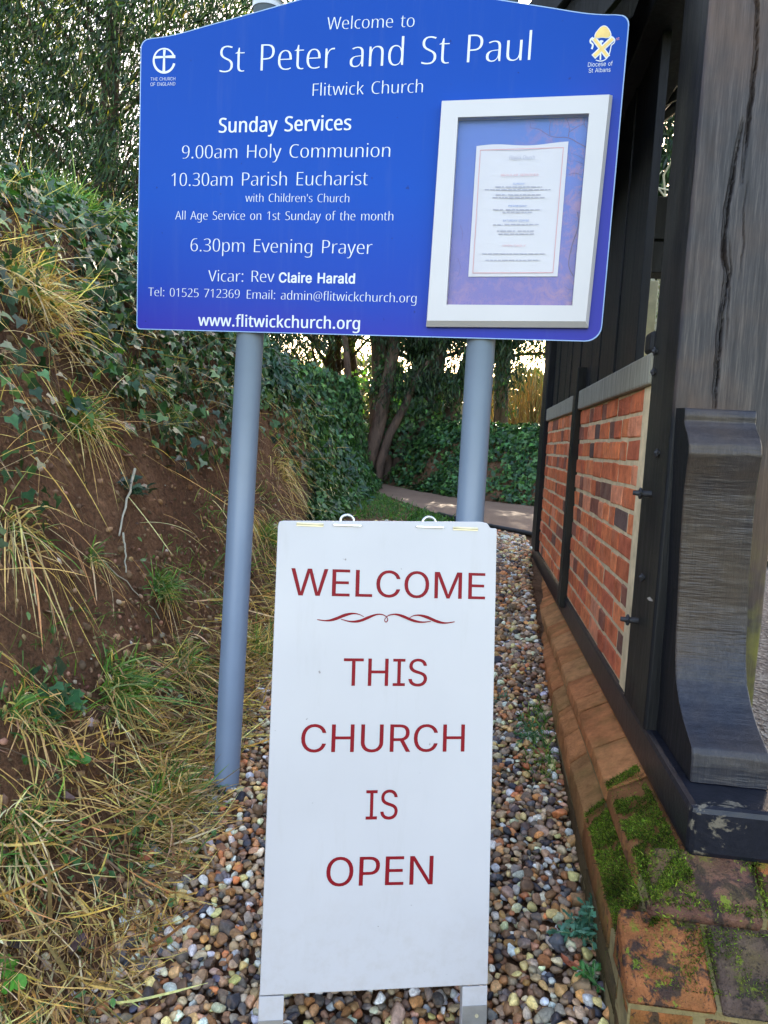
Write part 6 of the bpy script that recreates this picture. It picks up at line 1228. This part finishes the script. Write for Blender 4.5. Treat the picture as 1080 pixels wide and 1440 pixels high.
# 1 tall conifer behind the bank, top left
b0 = np.array([-6.6, 12.6, 2.45]); tr_l = [(limb(b0, (.0, 0, 1), 9, 12, .04), .26, .06)]
for k in range(34):
    h = rng.uniform(.3, 8); a = rng.uniform(0, 6.28); tr_l.append((limb(b0 + [0, 0, h], (math.cos(a), math.sin(a), .75), rng.uniform(1.6, 3.6), 8, .12, .04), .045, .01))
C = ell(4700, b0 + [0, 0, 5.0], (4.4, 2.6, 5.6)); C = C[C[:, 2] > 2.3]; 
low_ = ell(900, b0 + [.4, -.3, 1.2], (4.2, 2.0, 1.5)); low_ = low_[low_[:, 2] > 2.3]
YL = YEC + [(.05, .09, .045), (.07, .10, .05)]
tree('conifer', tuple(b0), 'tall feathery conifer behind the bank, sky showing through it', tr_l, [sprays(C, 24, .20, .16, YL, (-.35, 0, -1), .55), sprays(C[::9], 7, .2, .15, [(.34, .30, .05), (.42, .36, .08)], (-.3, 0, -1), .5), sprays(low_, 22, .22, .16, YEC, (-.3, 0, -1), .6)])
# 2 old many-stemmed yew on the far bank, its roots running down to the path
b1 = np.array([-1.3, 14.2, 1.55]); st = []
for dx, dy, ld, r in ((-.72, -.1, (-.03, 0, 1), .10), (-.40, -.15, (-.05, 0, 1), .16), (-.08, -.1, (.04, 0, 1), .20), (.22, 0, (.07, 0, 1), .18), (.50, .1, (.18, 0, 1), .15), (-.2, .3, (0, 0, 1), .24), (.3, .4, (.1, 0, 1), .22)):
    q = b1 + [dx * .85, dy, -.9]; st.append((limb(q, ld, 6.0, 12, .06), r, r * .5))
q_ = np.array([atY(a, b_, 13.5) for a, b_ in ((478, 440), (486, 485), (489, 520), (490, 548), (497, 575), (506, 605), (512, 640), (506, 676), (500, 698))]); st.append((q_[::-1], .105, .05)); q_ = np.array([atY(a, b_, 13.6) for a, b_ in ((560, 430), (553, 500), (540, 560), (532, 600), (520, 640), (512, 668), (508, 700))]); st.append((q_[::-1], .16, .10)); q_ = np.array([atY(a, b_, 13.6) for a, b_ in ((610, 500), (585, 530), (570, 570), (548, 610), (535, 650), (528, 690))]); st.append((q_[::-1], .10, .05))
ends = []
for k in range(26):
    a = rng.uniform(0, 6.28); h = rng.uniform(1.4, 5); L = limb(b1 + [rng.uniform(-.4, .4), 0, h], (math.cos(a), math.sin(a), .35), rng.uniform(1.2, 2.8), 7, .15); st.append((L, .05, .012)); ends.append(L[-1])
C = ell(1900, b1 + [.4, .2, 4.2], (2.7, 2.0, 3.1)); C = C[(C[:, 2] > 3.4)]
hang = np.stack([rng.uniform(-2.0, .7, 420), rng.uniform(13.1, 14.3, 420), rng.uniform(2.2, 3.9, 420)], -1); hang = hang[rng.random(420) < np.where((hang[:, 0] < -1.6), .4, np.where(hang[:, 2] < 2.5, .4, .95))]
ivs = np.stack([rng.normal(-1.05, .5, 240), rng.uniform(13.7, 14.0, 240), rng.uniform(1.2, 3.0, 240)], -1)
tree('yew_tree', tuple(b1), 'ivy clad old yew with many stems on the bank across the path', st, [sprays(C, 26, .2, .17, YEC), sprays(hang, 26, .13, .13, YEC, (0, 0, -1), .4)] + [scatter('l', IVT, IVF, frames(240 * 8, (0, -1, .2), .6)[:, :, [0, 1, 2]], np.repeat(ivs, 8, 0) + rng.normal(0, .08, (240 * 8, 3)), rng.uniform(.05, .10, 240 * 8), None, cols=pick(IVC, 240 * 8, .3))])
# 3 open tree to its left, low sun coming through
b2 = np.array([-3.15, 16.5, 2.0]); st = [(limb(b2 + [0, 0, -.3], (-.12, 0, 1), 4.5, 9, .05), .20, .09), (limb(b2 + [.5, .2, -.3], (-.05, 0, 1), 4.8, 9, .06), .17, .07)]; E_ = []
for k in range(60):
    h = rng.uniform(.3, 3.4); s = -1 if rng.random() < .75 else 1; L = limb(b2 + [rng.uniform(-.2, .4) - .1 * h, 0, h], (s * rng.uniform(.5, 1.1), rng.uniform(-.6, .4), rng.uniform(.4, 1.2)), rng.uniform(1.2, 3.6), 9, .14); st.append((L, rng.uniform(.02, .06), .006)); E_ += list(L[3:])
    for _ in range(3): q = L[rng.integers(3, 8)]; L2 = limb(q, (s * .6 + rng.normal(0, .5), rng.normal(0, .3), rng.normal(.5, .4)), rng.uniform(.4, 1.2), 6, .2); st.append((L2, .012, .004)); E_ += list(L2[2:])
E_ = np.array(E_); E_ = E_[rng.random(len(E_)) < .75]
tree('yew_tree', tuple(b2), 'open branched tree left of the old yew with golden backlit foliage', st, [sprays(E_, 15, .13, .10, [(.10, .10, .02), (.16, .14, .03), (.05, .07, .02), (.22, .18, .04)], (-.2, 0, -.8), .8)], 'bark_dark')
# 4 dark tree at right with low canopy
b3 = np.array([.55, 16.8, 1.9]); st = [(limb(b3 + [0, 0, -.3], (.03, 0, 1), 5, 9, .04), .17, .1), (limb(b3 + [-.35, .2, -.3], (-.1, 0, 1), 5, 9, .05), .13, .08)]
for k in range(20): a = rng.uniform(0, 6.28); st.append((limb(b3 + [0, 0, rng.uniform(1.5, 4)], (math.cos(a), math.sin(a), .2), rng.uniform(1.5, 2.8), 7, .12), .05, .01))
C = ell(1500, b3 + [.9, 0, 4.2], (3.0, 2.2, 2.6)); C = C[C[:, 2] > 3.55 + .25 * np.sin(C[:, 0] * 3)]
tree('yew_tree', tuple(b3), 'dark broad yew at the right with its canopy cut high over the lawn', st, [sprays(C, 26, .2, .18, YEC + [(.10, .11, .02)])])
# 5 tall dark evergreens seen through the gate, and one bare pale tree
for q, (bx, by, lab) in enumerate(((4.1, 15.5, 'dense dark evergreen glimpsed through the lychgate opening'), (-10.5, 15.5, 'dark evergreen at the far left behind the tall conifer'), (-6.6, 22.5, 'distant evergreen beyond the open branched tree'))):
    b = np.array([bx, by, 1.9]); C = ell(2300 if q == 0 else 900, b + [0, 0, 4.5], (2.9, 2.2, 4.8)); C = C[C[:, 2] > 2]
    tree('evergreen_tree', tuple(b), lab, [(limb(b, (0, 0, 1), 8, 8, .04), .25, .06)], [sprays(C, 20, .26, .24, YEC + [(.06, .09, .03)])], 'bark_dark')
b = np.array([2.55, 10.4, 1.95]); st = [(limb(b, (0, 0, 1), 2.6, 6, .06), .075, .04)]
for k in range(46):
    P = limb(b + [0, 0, rng.uniform(1.2, 2.6)], (rng.normal(0, .8), rng.normal(0, .4), rng.uniform(.1, 1)), rng.uniform(1.0, 2.4), 9, .3); st.append((P, .022, .007))
    for _ in range(3): st.append((limb(P[rng.integers(2, 8)], (rng.normal(0, 1), rng.normal(0, .5), rng.normal(.2, .6)), rng.uniform(.4, 1.1), 7, .35), .012, .005))
tree('bare_tree', tuple(b), 'leafless pale twigged tree seen through the gap beside the corner post', st, None, 'bark_pale') if 'bark_pale' in M else tree('bare_tree', tuple(b), 'leafless pale twigged tree seen through the gap beside the corner post', st, None, 'twig_pale')
p = np.array([2.35, 9.9, 1.75]); C = ell(130, p + [0.05, .3, 1.0], (.8, .4, 1.2))
tree('shrub', tuple(p), 'yellow green shrub seen through the gate above the rail', [(limb(p, (0, 0, 1), 1.4, 5, .1), .03, .01)], [sprays(C, 22, .12, .10, [(.16, .20, .05), (.24, .26, .09), (.34, .32, .16)], (0, 0, 1), 1)], cat='shrub')
# cream post and wire netting beyond the gate
E = empty('netting_fence', (1.55, 7.3, .7)); tag(E, 'cream post with wire netting beyond the lychgate', 'fence')
pf_ = atY(915, 440, 7.3); box('post', (pf_[0] - .045, 7.28, .7), (pf_[0] + .045, 7.36, float(atY(915, 395, 7.3)[2])), M['cream'], E, .004)
W_ = [];
for k in range(-14, 30):
    for s in (1, -1):
        a = np.array([1.2 + k * .06, 7.33, 1.6 if s > 0 else 3.0]); bb = a + [1.4, 0, 1.4 * s]; t0 = np.clip((1.2 - a[0]) / 1.4, 0, 1); t1 = np.clip((2.4 - a[0]) / 1.4, 0, 1)
        if t1 > t0: W_.append(np.array([a + (bb - a) * t0, a + (bb - a) * t1]))
tubes('wire_netting', W_, [[.0016] * 2] * len(W_), M['lead'], E, k=3)
# bare upright shrubs beyond the lawn
for (px, py, Y_, lab, pal, h, m) in ((715, 598, 19, 'golden stemmed bare shrub under the dark canopy', [(.30, .18, .06), (.36, .24, .10), (.20, .13, .06)], 2.3, 110), (748, 598, 18, 'brown fan of bare stems beside the gate wall', [(.20, .13, .07), (.30, .18, .08), (.14, .13, .07)], 1.9, 140), (700, 598, 21, 'grey green bare shrub behind the right post', [(.10, .14, .06), (.15, .17, .08)], 1.9, 120), (772, 598, 20, 'pale bare shrub half hidden by the gate corner', [(.24, .20, .13), (.16, .17, .08)], 2.2, 170)):
    p = atY(px, py, Y_); p[2] = 1.9; E = empty('bare_shrub', tuple(p)); tag(E, lab, 'shrub')
    B0 = p + rng.normal(0, .22, (m, 3)) * [1, .6, 0]; d = (B0 - p) * .9 + rng.normal(0, .12, (m, 3)) + [0, 0, 1]
    V, Fc, C = blades(B0, d, rng.uniform(.5, 1, m) * h, rng.uniform(.012, .022, m), rng.uniform(0, .12, m), pick(pal, m, .2), 6, .12); mesh('stems', V, Fc, M['stem'], E, cols=C)
# gravestones
def grave(px, py, Y_, w_, h_, lab, rnd):
    p = atY(px, py, Y_); z = 1.86; E = empty('gravestone', (p[0], Y_, z)); tag(E, lab, 'gravestone')
    pl_ = Plane((p[0] - w_ / 2, Y_, z), (1, 0, 0), (0, 0, 1)); P = [(0, 0), (w_, 0), (w_, h_ * .8)] + [(w_ / 2 + w_ / 2 * math.cos(R(t)), h_ * .8 + h_ * .2 * math.sin(R(t)) ** rnd) for t in range(15, 180, 15)] + [(0, h_ * .8)]
    o = slab('headstone', np.array(P), pl_, -.10, 0, M['stone'], E); box('plinth_stone', (p[0] - w_ * .65, Y_ - .08, z - .12), (p[0] + w_ * .65, Y_ + .16, z + .07), M['stone'], E, .01)
grave(622, 592, 15.6, .42, .62, 'round topped pale gravestone beneath the old yew', 1); grave(598, 590, 17.5, .30, .55, 'narrow gravestone in shadow at the yew trunk', 1); grave(661, 590, 18.5, .5, .75, 'cream gravestone partly behind the right post', 1); grave(692, 592, 21, .42, .55, 'small far gravestone just right of the right post', 1)
# far hedge line closing the churchyard
n = 15000; x = rng.uniform(-32, 26, n); hgt = 3.3 + 1.3 * noise3(np.stack([x * .25, x * 0, x * 0], -1)); z = 1.9 + rng.random(n) ** 1.3 * hgt; y = 38 + rng.normal(0, .8, n) - .012 * x ** 2
tag(smesh('hedgerow', [sprays(np.stack([x, y, z], -1), 3, .25, .42, [(.10, .10, .05), (.07, .09, .03), (.16, .14, .08)], (0, 0, 1), 1.2, (LAT, LAF))], M['yew']), kind='stuff')

# repeats of one kind carry one group phrase
GR = dict(gravestone='gravestones on the churchyard bank', grass_tuft='grass tufts on the earth bank', stick='sticks and twigs on the bank', fallen_leaf='fallen leaves by the gravel path', weed='weeds beside the gravel path',
          yew_tree='yew trees behind the path', evergreen_tree='background evergreens', bare_shrub='bare shrubs beyond the lawn', stone='stones on the bank foot')
for o in list(S.objects):
    b_ = o.name.split('.')[0]
    if o.parent is None and b_ in GR: o['group'] = GR[b_]
